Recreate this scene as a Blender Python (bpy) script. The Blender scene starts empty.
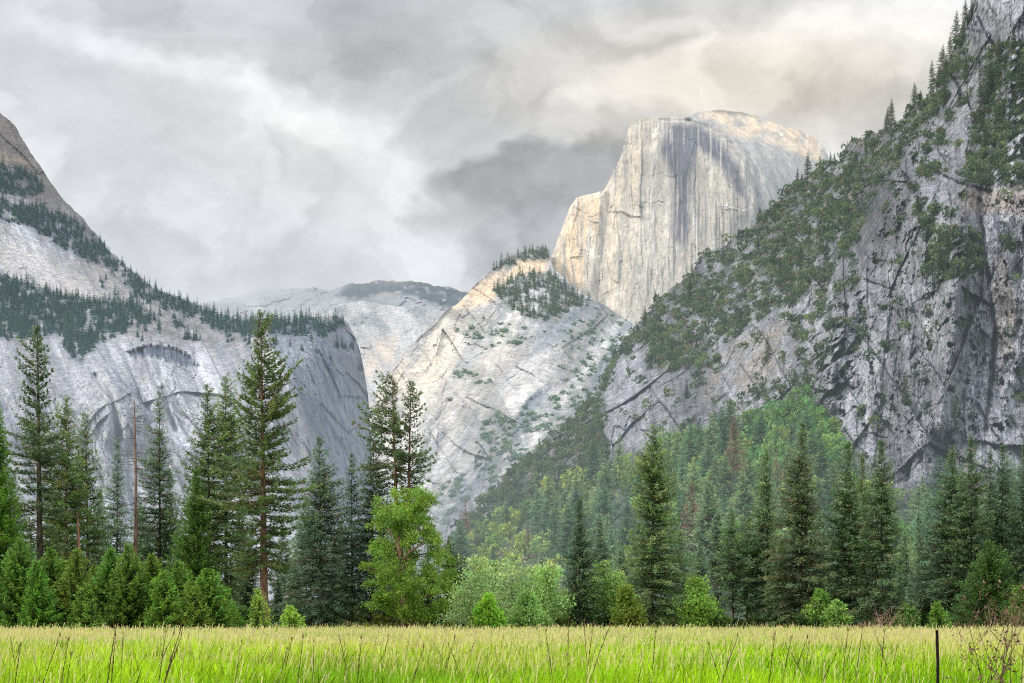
import bpy, math, random
import numpy as np
random.seed(7)
SC = bpy.context.scene
COL = SC.collection
F = 1024 * 70.0 / 36.0      # focal length in pixels
HY = 620.0                  # image row of the horizon
EYE = 1.65                  # camera height above the meadow
RNG = np.random.default_rng(11)

# ----------------------------------------------------------------- noise
def h2(ix, iy, seed):
    h = (ix.astype(np.int64) * 374761393 + iy.astype(np.int64) * 668265263 + seed * 1274126177) & 0xffffffff
    h = ((h ^ (h >> 13)) * 1274126177) & 0xffffffff
    h = ((h ^ (h >> 16)) * 2246822519) & 0xffffffff
    h = h ^ (h >> 15)
    return (h & 0xffffff) / float(0x1000000)

_GC = np.cos(np.arange(256) * np.pi / 128); _GS = np.sin(np.arange(256) * np.pi / 128)
def perlin(x, y, seed=0):
    x = np.asarray(x, float); y = np.asarray(y, float)
    ix = np.floor(x); iy = np.floor(y); fx = x - ix; fy = y - iy
    u = fx * fx * fx * (fx * (fx * 6 - 15) + 10); v = fy * fy * fy * (fy * (fy * 6 - 15) + 10)
    def g(ox, oy):
        a = (h2(ix + ox, iy + oy, seed) * 256).astype(np.int32)
        return _GC[a] * (fx - ox) + _GS[a] * (fy - oy)
    a = g(0, 0); b = g(1, 0); c = g(0, 1); d = g(1, 1)
    return ((a * (1 - u) + b * u) * (1 - v) + (c * (1 - u) + d * u) * v) * 1.5

def fbm(x, y, octv=5, seed=0, gain=.5):
    s = 0; a = 1.0; f = 1.0; n = 0
    for o in range(octv):
        s = s + a * perlin(x * f + 13.7 * o, y * f - 7.1 * o, seed + o); n += a; a *= gain; f *= 2.03
    return s / n

def ridged(x, y, octv=4, seed=0):
    s = 0; a = 1.0; f = 1.0; n = 0
    for o in range(octv):
        s = s + a * (1 - np.abs(perlin(x * f + 3.3 * o, y * f + 9.2 * o, seed + o)) * 1.6); n += a; a *= .5; f *= 2.1
    return s / n

def voro(x, y, seed=0):
    """facet field: height of a random tilted plane per cell, the cell's random value, distance to the cell edge"""
    ix = np.floor(x); iy = np.floor(y)
    d1 = np.full(x.shape, 9.); d2 = np.full(x.shape, 9.); pl = np.zeros(x.shape); rv = np.zeros(x.shape)
    for ox in (-1, 0, 1):
        for oy in (-1, 0, 1):
            cx = ix + ox; cy = iy + oy
            px = cx + h2(cx, cy, seed); py = cy + h2(cx, cy, seed + 1)
            dx = x - px; dy = y - py; d = np.sqrt(dx * dx + dy * dy)
            r = h2(cx, cy, seed + 2)
            p = (h2(cx, cy, seed + 3) - .5) * 2 * dx + (h2(cx, cy, seed + 4) - .5) * 2 * dy + (r - .5) * .7
            near = d < d1
            d2 = np.where(near, d1, np.minimum(d2, d))
            pl = np.where(near, p, pl); rv = np.where(near, r, rv); d1 = np.where(near, d, d1)
    return pl, rv, d2 - d1

def sst(a, b, x):
    t = np.clip((x - a) / (b - a), 0, 1); return t * t * (3 - 2 * t)

def blob(x, y, cx, cy, rx, ry, rot=0.):
    c, s = math.cos(math.radians(rot)), math.sin(math.radians(rot))
    dx, dy = x - cx, y - cy
    return np.exp(-(((dx * c + dy * s) / rx) ** 2 + ((-dx * s + dy * c) / ry) ** 2))

def segdist(x, y, pts, closed=False):
    d = np.full(np.shape(x), 1e9); n = len(pts)
    for i in range(n if closed else n - 1):
        (ax, ay), (bx, by) = pts[i], pts[(i + 1) % n]
        vx, vy = bx - ax, by - ay
        t = np.clip(((x - ax) * vx + (y - ay) * vy) / (vx * vx + vy * vy + 1e-9), 0, 1)
        d = np.minimum(d, np.hypot(x - ax - t * vx, y - ay - t * vy))
    return d

def poly(x, y, pts, soft=6.):
    """soft mask of a region, 1 inside"""
    ins = np.zeros(np.shape(x), bool); n = len(pts)
    for i in range(n):
        (ax, ay), (bx, by) = pts[i], pts[(i + 1) % n]
        if ay == by: continue
        c = ((ay > y) != (by > y)) & (x < (bx - ax) * (y - ay) / (by - ay) + ax)
        ins ^= c
    d = segdist(x, y, pts, True); sd = np.where(ins, d, -d)
    return sst(-soft, soft, sd)

def rbf(ctrl):
    c = np.array(ctrl, float); p = c[:, :2] / 300.; n = len(c)
    def k(r): return np.where(r > 1e-9, r * r * np.log(np.maximum(r, 1e-9)), 0)
    A = np.zeros((n + 3, n + 3)); A[:n, :n] = k(np.linalg.norm(p[:, None] - p[None], axis=2)) + np.eye(n) * .01
    A[:n, n] = 1; A[:n, n + 1:] = p; A[n, :n] = 1; A[n + 1:, :n] = p.T
    w = np.linalg.solve(A, np.concatenate([c[:, 2], [0, 0, 0]]))
    def f(x, y):
        x = x / 300.; y = y / 300.
        s = w[n] + w[n + 1] * x + w[n + 2] * y
        for i in range(n): s = s + w[i] * k(np.hypot(x - p[i, 0], y - p[i, 1]))
        return s
    return f

# ----------------------------------------------------------------- mesh helpers
def make_mesh(name, V, faces, cols=None, mats=(), mat_idx=None, smooth=False):
    """faces: list of int arrays (n,3) / (n,4)"""
    me = bpy.data.meshes.new(name)
    V = np.asarray(V, np.float32)
    me.vertices.add(len(V)); me.vertices.foreach_set('co', V.ravel())
    loops = np.concatenate([np.asarray(f).ravel() for f in faces]).astype(np.int32)
    tot = np.concatenate([np.full(len(f), np.asarray(f).shape[1]) for f in faces]).astype(np.int32)
    st = np.concatenate([[0], np.cumsum(tot)[:-1]]).astype(np.int32)
    me.loops.add(len(loops)); me.loops.foreach_set('vertex_index', loops)
    me.polygons.add(len(tot)); me.polygons.foreach_set('loop_start', st); me.polygons.foreach_set('loop_total', tot)
    if mat_idx is not None: me.polygons.foreach_set('material_index', np.asarray(mat_idx, np.int32))
    me.polygons.foreach_set('use_smooth', np.full(len(tot), smooth))
    for m in mats: me.materials.append(m)
    me.update(calc_edges=True)
    if cols is not None:
        a = me.color_attributes.new('Col', 'FLOAT_COLOR', 'POINT')
        c = np.ones((len(V), 4), np.float32); c[:, :3] = cols
        a.data.foreach_set('color', c.ravel())
    return me

def link(name, me, parent=None, label=None, cat=None, group=None, kind=None, loc=None):
    o = bpy.data.objects.new(name, me); COL.objects.link(o)
    if parent: o.parent = parent
    if loc is not None: o.location = loc
    for k, v in (('label', label), ('category', cat), ('group', group), ('kind', kind)):
        if v: o[k] = v
    return o

class Soup:
    """collects kite-shaped leaves and tubes"""
    def __init__(s): s.V = []; s.C = []; s.Q = []; s.T = []; s.n = 0
    def add(s, V, C, Q=None, T=None):
        s.V.append(V); s.C.append(C)
        if Q is not None: s.Q.append(np.asarray(Q) + s.n)
        if T is not None: s.T.append(np.asarray(T) + s.n)
        s.n += len(V)
    def kites(s, P, D, W, C, k=.45):
        n = len(P); M = P + D * k
        V = np.stack([P, M - W, P + D, M + W], 1).reshape(-1, 3)
        s.add(V, np.repeat(C, 4, 0), np.arange(4 * n).reshape(n, 4))
    def tube(s, pts, rad, sides=6, col=(1, 1, 1)):
        pts = np.asarray(pts, float); rad = np.asarray(rad, float); n = len(pts)
        t = np.gradient(pts, axis=0); t /= np.linalg.norm(t, axis=1)[:, None] + 1e-9
        ref = np.where(np.abs(t[:, 2:3]) > .9, np.array([[1., 0, 0]]), np.array([[0, 0, 1.]]))
        u = np.cross(t, ref); u /= np.linalg.norm(u, axis=1)[:, None] + 1e-9; v = np.cross(t, u)
        a = np.linspace(0, 2 * np.pi, sides, endpoint=False)
        V = pts[:, None] + rad[:, None, None] * (np.cos(a)[None, :, None] * u[:, None] + np.sin(a)[None, :, None] * v[:, None])
        i = np.arange(n - 1)[:, None] * sides; j = np.arange(sides)[None]; jn = (j + 1) % sides
        Q = np.stack([i + j, i + jn, i + sides + jn, i + sides + j], 2).reshape(-1, 4)
        s.add(V.reshape(-1, 3), np.tile(np.array(col, float), (n * sides, 1)), Q)
    def mesh(s, name, mats, idx=None, smooth=False):
        fs = ([np.concatenate(s.Q)] if s.Q else []) + ([np.concatenate(s.T)] if s.T else [])
        return make_mesh(name, np.concatenate(s.V), fs, np.concatenate(s.C), mats, idx, smooth)

def unit(v): return v / (np.linalg.norm(v, axis=-1, keepdims=True) + 1e-9)

# ----------------------------------------------------------------- materials
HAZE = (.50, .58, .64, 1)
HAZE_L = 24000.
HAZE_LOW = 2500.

def new_mat(name):
    m = bpy.data.materials.new(name); m.use_nodes = True; nt = m.node_tree; nt.nodes.clear()
    return m, nt, lambda t: nt.nodes.new(t)

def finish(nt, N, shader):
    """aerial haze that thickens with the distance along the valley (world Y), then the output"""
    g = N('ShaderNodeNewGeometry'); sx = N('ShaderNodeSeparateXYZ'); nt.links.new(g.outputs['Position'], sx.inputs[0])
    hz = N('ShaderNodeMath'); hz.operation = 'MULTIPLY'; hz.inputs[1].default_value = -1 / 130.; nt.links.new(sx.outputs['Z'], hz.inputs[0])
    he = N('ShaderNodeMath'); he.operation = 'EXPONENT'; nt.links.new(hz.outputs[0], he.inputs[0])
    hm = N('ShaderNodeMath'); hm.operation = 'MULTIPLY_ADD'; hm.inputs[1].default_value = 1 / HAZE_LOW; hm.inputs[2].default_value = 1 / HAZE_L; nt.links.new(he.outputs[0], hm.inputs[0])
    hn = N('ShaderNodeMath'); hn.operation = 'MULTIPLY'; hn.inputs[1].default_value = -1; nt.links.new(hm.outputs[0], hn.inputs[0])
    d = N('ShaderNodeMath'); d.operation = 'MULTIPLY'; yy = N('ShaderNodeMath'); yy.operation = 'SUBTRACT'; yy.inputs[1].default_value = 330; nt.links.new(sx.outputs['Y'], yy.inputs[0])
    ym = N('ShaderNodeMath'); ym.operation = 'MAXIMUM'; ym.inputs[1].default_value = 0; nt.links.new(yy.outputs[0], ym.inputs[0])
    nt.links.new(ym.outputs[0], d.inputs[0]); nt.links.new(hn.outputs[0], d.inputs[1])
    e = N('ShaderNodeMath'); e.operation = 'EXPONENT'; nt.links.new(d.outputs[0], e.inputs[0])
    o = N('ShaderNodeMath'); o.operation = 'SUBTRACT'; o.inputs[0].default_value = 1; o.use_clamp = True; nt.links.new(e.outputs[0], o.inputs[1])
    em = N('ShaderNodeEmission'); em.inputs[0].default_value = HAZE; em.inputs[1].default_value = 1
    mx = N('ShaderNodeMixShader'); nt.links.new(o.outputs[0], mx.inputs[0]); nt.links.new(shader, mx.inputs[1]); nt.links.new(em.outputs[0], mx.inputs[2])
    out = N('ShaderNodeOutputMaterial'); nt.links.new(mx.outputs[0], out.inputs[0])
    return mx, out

def mulc(nt, N, a, b):
    m = N('ShaderNodeMix'); m.data_type = 'RGBA'; m.blend_type = 'MULTIPLY'; m.inputs[0].default_value = 1
    nt.links.new(a, m.inputs[6]); nt.links.new(b, m.inputs[7]); return m.outputs[2]

def rock_mat(name, scale, zst, bump, lo=.72, hi=1.25, dist=4.):
    m, nt, N = new_mat(name)
    at = N('ShaderNodeAttribute'); at.attribute_name = 'Col'
    tc = N('ShaderNodeTexCoord')
    def mapped(k, z):
        mp = N('ShaderNodeMapping'); mp.inputs['Scale'].default_value = (scale * k, scale * k, scale * k * z)
        nt.links.new(tc.outputs['Object'], mp.inputs[0]); return mp.outputs[0]
    def noise(vec, det, rough):
        n = N('ShaderNodeTexNoise'); n.inputs['Scale'].default_value = 1; n.inputs['Detail'].default_value = det; n.inputs['Roughness'].default_value = rough
        nt.links.new(vec, n.inputs['Vector']); return n
    def ramp(fac, a, b, lo, hi):
        r = N('ShaderNodeValToRGB'); r.color_ramp.elements[0].position = a; r.color_ramp.elements[1].position = b
        r.color_ramp.elements[0].color = (lo, lo, lo * 1.03, 1); r.color_ramp.elements[1].color = (hi, hi, hi * .99, 1); nt.links.new(fac, r.inputs[0]); return r.outputs[0]
    n1 = noise(mapped(1, zst), 8, .7); n2 = noise(mapped(2.7, zst * .6), 5, .75)
    wv = N('ShaderNodeMix'); wv.data_type = 'VECTOR'; wv.inputs[0].default_value = .22; nt.links.new(mapped(1.3, zst), wv.inputs[4]); nt.links.new(n1.outputs['Color'], wv.inputs[5])
    vo = N('ShaderNodeTexVoronoi'); vo.feature = 'F1'; vo.distance = 'MANHATTAN'; vo.inputs['Scale'].default_value = 1; nt.links.new(wv.outputs[1], vo.inputs['Vector'])
    if 'Detail' in vo.inputs: vo.inputs['Detail'].default_value = 2; vo.inputs['Roughness'].default_value = .6
    c = mulc(nt, N, at.outputs['Color'], ramp(n1.outputs['Fac'], .36, .66, lo, hi)); c = mulc(nt, N, c, ramp(n2.outputs['Fac'], .36, .64, lo, hi))
    hs = N('ShaderNodeMath'); hs.operation = 'MULTIPLY_ADD'; hs.inputs[1].default_value = .8; nt.links.new(vo.outputs['Distance'], hs.inputs[0]); nt.links.new(n1.outputs['Fac'], hs.inputs[2])
    b = N('ShaderNodeBump'); b.inputs['Strength'].default_value = bump; b.inputs['Distance'].default_value = dist
    nt.links.new(hs.outputs[0], b.inputs['Height'])
    p = N('ShaderNodeBsdfDiffuse'); p.inputs['Roughness'].default_value = .6
    nt.links.new(c, p.inputs['Color']); nt.links.new(b.outputs[0], p.inputs['Normal'])
    return m, nt, N, p

def leaf_mat(name, trans=.35, tint=(1, 1, 1)):
    m, nt, N = new_mat(name)
    at = N('ShaderNodeAttribute'); at.attribute_name = 'Col'
    oi = N('ShaderNodeObjectInfo')
    c = mulc(nt, N, at.outputs['Color'], oi.outputs['Color'])
    d = N('ShaderNodeBsdfDiffuse'); t = N('ShaderNodeBsdfTranslucent')
    nt.links.new(c, d.inputs[0])
    g = N('ShaderNodeMix'); g.data_type = 'RGBA'; g.blend_type = 'MULTIPLY'; g.inputs[0].default_value = 1; g.inputs[7].default_value = (1.15, 1.2, .7, 1)
    nt.links.new(c, g.inputs[6]); nt.links.new(g.outputs[2], t.inputs[0])
    mx = N('ShaderNodeMixShader'); mx.inputs[0].default_value = trans
    nt.links.new(d.outputs[0], mx.inputs[1]); nt.links.new(t.outputs[0], mx.inputs[2])
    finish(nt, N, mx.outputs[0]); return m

def bark_mat(name):
    m, nt, N = new_mat(name)
    at = N('ShaderNodeAttribute'); at.attribute_name = 'Col'
    tc = N('ShaderNodeTexCoord'); mp = N('ShaderNodeMapping'); mp.inputs['Scale'].default_value = (5, 5, .8)
    nt.links.new(tc.outputs['Object'], mp.inputs[0])
    n1 = N('ShaderNodeTexNoise'); n1.inputs['Scale'].default_value = 1; n1.inputs['Detail'].default_value = 5
    nt.links.new(mp.outputs[0], n1.inputs['Vector'])
    r = N('ShaderNodeValToRGB'); r.color_ramp.elements[0].position = .35; r.color_ramp.elements[1].position = .65
    r.color_ramp.elements[0].color = (.45, .42, .42, 1); r.color_ramp.elements[1].color = (1.3, 1.25, 1.2, 1)
    nt.links.new(n1.outputs['Fac'], r.inputs[0])
    oi = N('ShaderNodeObjectInfo')
    c = mulc(nt, N, mulc(nt, N, at.outputs['Color'], r.outputs[0]), oi.outputs['Color'])
    b = N('ShaderNodeBump'); b.inputs['Distance'].default_value = .08; nt.links.new(n1.outputs['Fac'], b.inputs['Height'])
    p = N('ShaderNodeBsdfDiffuse'); nt.links.new(c, p.inputs[0]); nt.links.new(b.outputs[0], p.inputs['Normal'])
    finish(nt, N, p.outputs[0]); return m

LEAF = leaf_mat('needles', .38)
BROAD = leaf_mat('broad_leaves', .4)
GRASS = leaf_mat('grass_blades', .45)
BARK = bark_mat('bark')

def rock(name, *a, **k):
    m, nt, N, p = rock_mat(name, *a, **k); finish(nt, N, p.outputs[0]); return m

# ----------------------------------------------------------------- camera
cam = bpy.data.cameras.new('camera'); co = bpy.data.objects.new('camera', cam); COL.objects.link(co)
co.location = (0, 0, EYE); co.rotation_euler = (math.radians(90), 0, 0)
cam.lens = 70; cam.sensor_width = 36; cam.shift_y = (HY - 341.5) / 1024; cam.clip_start = .5; cam.clip_end = 120000
SC.camera = co
SC.view_settings.view_transform = 'Standard'; SC.view_settings.look = 'None'; SC.view_settings.exposure = 0
SC.render.engine = 'CYCLES'
SC.cycles.max_bounces = 4; SC.cycles.transparent_max_bounces = 8; SC.cycles.diffuse_bounces = 2
SC.cycles.transmission_bounces = 2; SC.cycles.use_adaptive_sampling = True; SC.cycles.adaptive_threshold = .016
SC.cycles.use_denoising = False; SC.cycles.filter_width = 1.1

def ray(x, y, D):
    return np.stack([(x - 512) / F * D, D * np.ones_like(x), EYE + (HY - y) / F * D], -1)

# ----------------------------------------------------------------- light
SUN = unit(np.array([-.74, -.5, .62]))
sl = bpy.data.lights.new('sun', 'SUN'); so = bpy.data.objects.new('sun', sl); COL.objects.link(so)
sl.energy = 2.7; sl.angle = math.radians(10); sl.color = (1, .93, .82)
from mathutils import Vector
so.rotation_euler = Vector((-SUN[0], -SUN[1], -SUN[2])).to_track_quat('-Z', 'Y').to_euler()
so.location = (-200, -200, 300)

def build_world():
    w = bpy.data.worlds.new('World'); SC.world = w; w.use_nodes = True; nt = w.node_tree; nt.nodes.clear()
    N = lambda t: nt.nodes.new(t); L = nt.links.new
    def val(v):
        return v
    def put(sock, v):
        if isinstance(v, (int, float)): sock.default_value = v
        else: L(v, sock)
    def M(op, a, b=0., c=0., clamp=False):
        n = N('ShaderNodeMath'); n.operation = op; n.use_clamp = clamp
        put(n.inputs[0], a); put(n.inputs[1], b); put(n.inputs[2], c); return n.outputs[0]
    tc = N('ShaderNodeTexCoord'); sx = N('ShaderNodeSeparateXYZ'); L(tc.outputs['Generated'], sx.inputs[0])
    X, Y, Z = sx.outputs
    def noise(vec, sc, det, rough=.55, dist=0.):
        n = N('ShaderNodeTexNoise'); n.inputs['Scale'].default_value = sc; n.inputs['Detail'].default_value = det
        n.inputs['Roughness'].default_value = rough; n.inputs['Distortion'].default_value = dist; L(vec, n.inputs['Vector']); return n
    mp = N('ShaderNodeMapping'); mp.inputs['Scale'].default_value = (1, 1, 1.5); L(tc.outputs['Generated'], mp.inputs[0])
    # billowing edges: warp the direction with noise before the cloud masses are laid out
    wa = noise(mp.outputs[0], 9, 5, .58); ws = N('ShaderNodeSeparateColor'); L(wa.outputs['Color'], ws.inputs[0])
    wx = M('MULTIPLY_ADD', M('SUBTRACT', ws.outputs[0], .5), .16, X)
    wz = M('MULTIPLY_ADD', M('SUBTRACT', ws.outputs[1], .5), .10, Z)
    def d_of(px, py):
        v = unit(np.array([(px - 512) / F, 1, (HY - py) / F])); return v[0], v[2]
    def bl(px, py, rx, ry, rot, amp, sharp=None, raw=False):
        cx, cz = d_of(px, py); c, s = math.cos(math.radians(rot)), math.sin(math.radians(rot))
        ax = X if raw else wx; az = Z if raw else wz
        dx = M('SUBTRACT', ax, cx); dz = M('SUBTRACT', az, cz)
        u = M('MULTIPLY', M('MULTIPLY_ADD', dx, c, M('MULTIPLY', dz, -s)), F / rx)
        v = M('MULTIPLY', M('MULTIPLY_ADD', dx, s, M('MULTIPLY', dz, c)), F / ry)
        q = M('MULTIPLY_ADD', u, u, M('MULTIPLY', v, v))
        if sharp:
            e = N('ShaderNodeMapRange'); e.interpolation_type = 'SMOOTHSTEP'; L(q, e.inputs[0])
            e.inputs[1].default_value = 1 + sharp; e.inputs[2].default_value = 1 - sharp; e.inputs[3].default_value = 0; e.inputs[4].default_value = amp
            return e.outputs[0]
        return M('MULTIPLY', M('EXPONENT', M('MULTIPLY', q, -1.)), amp)
    B = .80
    parts = [
        bl(400, 20, 330, 85, -4, -.20), bl(330, 60, 200, 40, 14, -.05),
        bl(200, 95, 150, 24, 17, .22), bl(340, 150, 130, 32, 28, .19), bl(110, 62, 60, 14, 12, .10),
        bl(420, 205, 60, 26, 30, .10),
        bl(560, 215, 128, 58, -12, -.26, .36), bl(600, 175, 90, 55, 0, -.03),
        bl(470, 185, 70, 50, 10, -.10), bl(500, 120, 100, 50, 0, -.05),
        bl(690, 75, 125, 38, -8, .20, .5), bl(610, 95, 60, 26, -20, .07), bl(820, 88, 150, 20, 4, -.13),
        bl(850, 15, 90, 22, 0, .32), bl(660, 5, 70, 10, 0, .18), bl(900, 60, 90, 26, 10, .05), bl(780, 40, 80, 16, 0, -.06),
        bl(90, 175, 170, 60, 5, .02), bl(230, 235, 120, 40, 8, -.05), bl(330, 240, 120, 26, 4, .07),
        bl(280, 285, 180, 26, 0, -.02), bl(30, 30, 120, 50, 0, .02),
    ]
    s = parts[0]
    for p in parts[1:]: s = M('ADD', s, p)
    n1 = noise(mp.outputs[0], 15, 6, .6, .25); n2 = noise(mp.outputs[0], 46, 4, .6, 0)
    s = M('ADD', s, M('MULTIPLY', M('SUBTRACT', n1.outputs[0], .5), .30))
    s = M('ADD', s, M('MULTIPLY', M('SUBTRACT', n2.outputs[0], .5), .16))
    wv = N('ShaderNodeCombineXYZ'); L(wx, wv.inputs[0]); L(wz, wv.inputs[2])
    ofs = N('ShaderNodeVectorMath'); ofs.operation = 'ADD'; L(wv.outputs[0], ofs.inputs[0]); ofs.inputs[1].default_value = (-.006, 0, .009)
    b0 = noise(wv.outputs[0], 13, 4, .48); b1 = noise(ofs.outputs[0], 13, 4, .48)
    s = M('ADD', s, M('MULTIPLY', M('SUBTRACT', b0.outputs[0], b1.outputs[0]), .55))
    cr = N('ShaderNodeMapRange'); cr.interpolation_type = 'SMOOTHSTEP'; L(b0.outputs[0], cr.inputs[0]); cr.inputs[1].default_value = .49; cr.inputs[2].default_value = .60; cr.inputs[3].default_value = -.04; cr.inputs[4].default_value = .05
    s = M('ADD', s, cr.outputs[0])
    s = M('ADD', s, B)
    # the cloud deck is brighter overhead, as under any overcast
    up = N('ShaderNodeMapRange'); L(Z, up.inputs[0]); up.inputs[1].default_value = .33; up.inputs[2].default_value = .8
    up.inputs[3].default_value = 0; up.inputs[4].default_value = ZENITH
    s = M('MAXIMUM', M('ADD', s, up.outputs[0]), .08)
    # warm on the lit clouds at the right, bluish in the shaded ones
    warm = M('ADD', bl(760, 80, 260, 70, 0, 1.0, raw=True), bl(300, 140, 160, 60, 20, .25, raw=True), clamp=True)
    mc = N('ShaderNodeMix'); mc.data_type = 'RGBA'; L(warm, mc.inputs[0])
    mc.inputs[6].default_value = (.955, .99, 1.03, 1); mc.inputs[7].default_value = (1.08, 1.0, .87, 1)
    bg = N('ShaderNodeBackground'); L(mc.outputs[2], bg.inputs[0]); L(s, bg.inputs[1])
    sky = N('ShaderNodeTexSky'); sky.sky_type = 'NISHITA'; sky.sun_disc = False
    sky.sun_elevation = math.asin(SUN[2]); sky.sun_rotation = math.atan2(SUN[0], SUN[1])
    b2 = N('ShaderNodeBackground'); L(sky.outputs[0], b2.inputs[0]); b2.inputs[1].default_value = .08
    mx = N('ShaderNodeMixShader'); mx.inputs[0].default_value = .93; L(b2.outputs[0], mx.inputs[1]); L(bg.outputs[0], mx.inputs[2])
    w.cycles.sampling_method = 'MANUAL'; w.cycles.sample_map_resolution = 512
    out = N('ShaderNodeOutputWorld'); L(mx.outputs[0], out.inputs[0])
ZENITH = 1.45
build_world()

# ----------------------------------------------------------------- mountains
class Sheet:
    """a mountain side: grid over (column, height) between its crest line and its foot, with true depth"""
    def __init__(s, name, crest, x0, x1, ybot, nx, ny, depth, disp, colour, mat, crest_noise=0., back=.06, smooth=False, label=None, seed=1):
        xs = np.linspace(x0, x1, nx); c = np.array(crest, float)
        cy = np.interp(xs, c[:, 0], c[:, 1])
        cy = cy + crest_noise * (fbm(xs / 17., xs * 0, 5, seed + 90, .6))
        t = np.linspace(0, 1, ny) ** 1.0
        x = np.repeat(xs[None], ny, 0); y = cy[None] + (ybot - cy[None]) * t[:, None]
        D0 = depth(x, y); Dm = float(D0.mean()); X0 = (x - 512) / F * Dm; Z0 = (HY - y) / F * Dm
        dd, info = disp(x, y, X0, Z0)
        D = D0 + dd
        C = colour(x, y, X0, Z0, info)
        P = ray(x, y, D)
        # the far side beyond the crest
        bk = []
        for k in range(1, 7):
            q = P[0].copy(); st = back * k * D[0]
            q[:, 1] += st; q[:, 0] *= (1 + back * k * .9); q[:, 2] -= st * (.12 + .13 * k)
            bk.append(q)
        PB = np.concatenate([np.array(bk[::-1]), P], 0); CB = np.concatenate([np.repeat(C[:1], 6, 0), C], 0)
        R = PB.shape[0]; i = np.arange(R - 1)[:, None] * nx + np.arange(nx - 1)[None]
        q = np.stack([i, i + nx, i + nx + 1, i + 1], -1).reshape(-1, 4)
        me = make_mesh(name, PB.reshape(-1, 3), [q], CB.reshape(-1, 3), [mat], None, smooth)
        s.obj = link(name, me, kind='structure')
        s.P, s.x0, s.x1, s.nx, s.ny, s.cy, s.ybot, s.D = P, x0, x1, nx, ny, cy, ybot, D
    def crest_y(s, x): return float(np.interp(x, np.linspace(s.x0, s.x1, s.nx), s.cy))
    def at(s, x, y):
        i = int(round((x - s.x0) / (s.x1 - s.x0) * (s.nx - 1))); i = min(max(i, 0), s.nx - 1)
        t = (y - s.cy[i]) / (s.ybot - s.cy[i]); j = int(round(t * (s.ny - 1)))
        if j < 0: return None
        return s.P[min(j, s.ny - 1), i]

def crag(X, Z, scales, seed, warp=.5):
    """blocky jointed rock: tilted facets at several sizes, ragged edges, cracks only between the larger blocks"""
    d = 0; crack = 0; val = 0
    sx0, sz0 = scales[-1][0], scales[-1][1]
    jx = fbm(X / sx0 / 2.2, Z / sz0 / 2.2, 4, seed + 70, .65); jz = fbm(X / sx0 / 2.2 + 31, Z / sz0 / 2.2, 4, seed + 71, .65)
    for k, (sx, sz, amp, ck) in enumerate(scales):
        wx = fbm(X / sx * .9, Z / sz * .9, 5, seed + 50 + k, .6) * warp * 1.6 + jx * sx0 * 1.2 / sx; wz = fbm(X / sx * .9 + 40, Z / sz * .9, 5, seed + 60 + k, .6) * warp * 1.6 + jz * sz0 * 1.2 / sz
        p, r, e = voro(X / sx + wx, Z / sz + wz, seed + 7 * k)
        pres = sst(-.1, .3, fbm(X / sx / 1.7, Z / sz / 1.7, 3, seed + 80 + k))
        cr = (1 - sst(0, .10, e)) * pres; d = d - amp * p + ck * cr * .6; crack = np.maximum(crack, cr * .6); val = val + (r - .5) * (.7 ** k)
    sl = fbm(X / sx0 / 1.1, Z / sz0 / 1.1, 4, seed + 90, .7); d = d - scales[-1][2] * 1.3 * sl
    return d, crack, val + .5 * sl

def brick(u, v, su, sv, seed):
    """planar blocks between joints: random tilted plane per block, block value, distance to the nearest joint"""
    a = u / su; i = np.floor(a); b = v / sv + h2(i, i * 0, seed) * 3; j = np.floor(b)
    fu = a - i - .5; fv = b - j - .5
    pl = (h2(i, j, seed + 1) - .5) * 1.7 * fu + (h2(i, j, seed + 2) - .5) * 1.5 * fv + (h2(i, j, seed + 3) - .5) * .9
    return pl, h2(i, j, seed + 4), np.minimum(.5 - np.abs(fu), (.5 - np.abs(fv)) * sv / su)

def joints(X, Z, levels, seed, dirs=((0., 1.), (35., .8), (-28., .7)), warp=.16):
    """jointed granite: at each level the blocks of several joint directions cut into each other"""
    d = 0; val = 0; jt = 0
    for k, (su, sv, amp) in enumerate(levels):
        wx = fbm(X / su / 2.5, Z / sv / 1.5, 4, seed + 31 + k) * su * warp * 2.2; wz = fbm(X / su / 2.5 + 17, Z / sv / 1.5, 4, seed + 41 + k) * sv * warp
        best = None
        for q, (ang, wgt) in enumerate(dirs):
            c, s_ = math.cos(math.radians(ang)), math.sin(math.radians(ang)); U = (X + wx) * c + (Z + wz) * s_; W = -(X + wx) * s_ + (Z + wz) * c
            p, r, e = brick(U * (1 + .07 * q), W, su, sv, seed + 100 * k + 13 * q); p = p * wgt + .12 * q * (r - .7)
            if best is None: best, br, be = p, r, e
            else:
                m = p > best; best = np.where(m, p, best); br = np.where(m, r, br); be = np.where(m, e, be)
        d = d - amp * best; val = val + (br - .5) * (.75 ** k); jt = np.maximum(jt, (1 - sst(0, .07 if k else .03, be)) * (.28, .7, .7, .5)[k])
    return d, val, jt

def lerp(C, col, m): return C + (np.array(col)[None, None] - C) * np.clip(m, 0, 1)[..., None]

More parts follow.
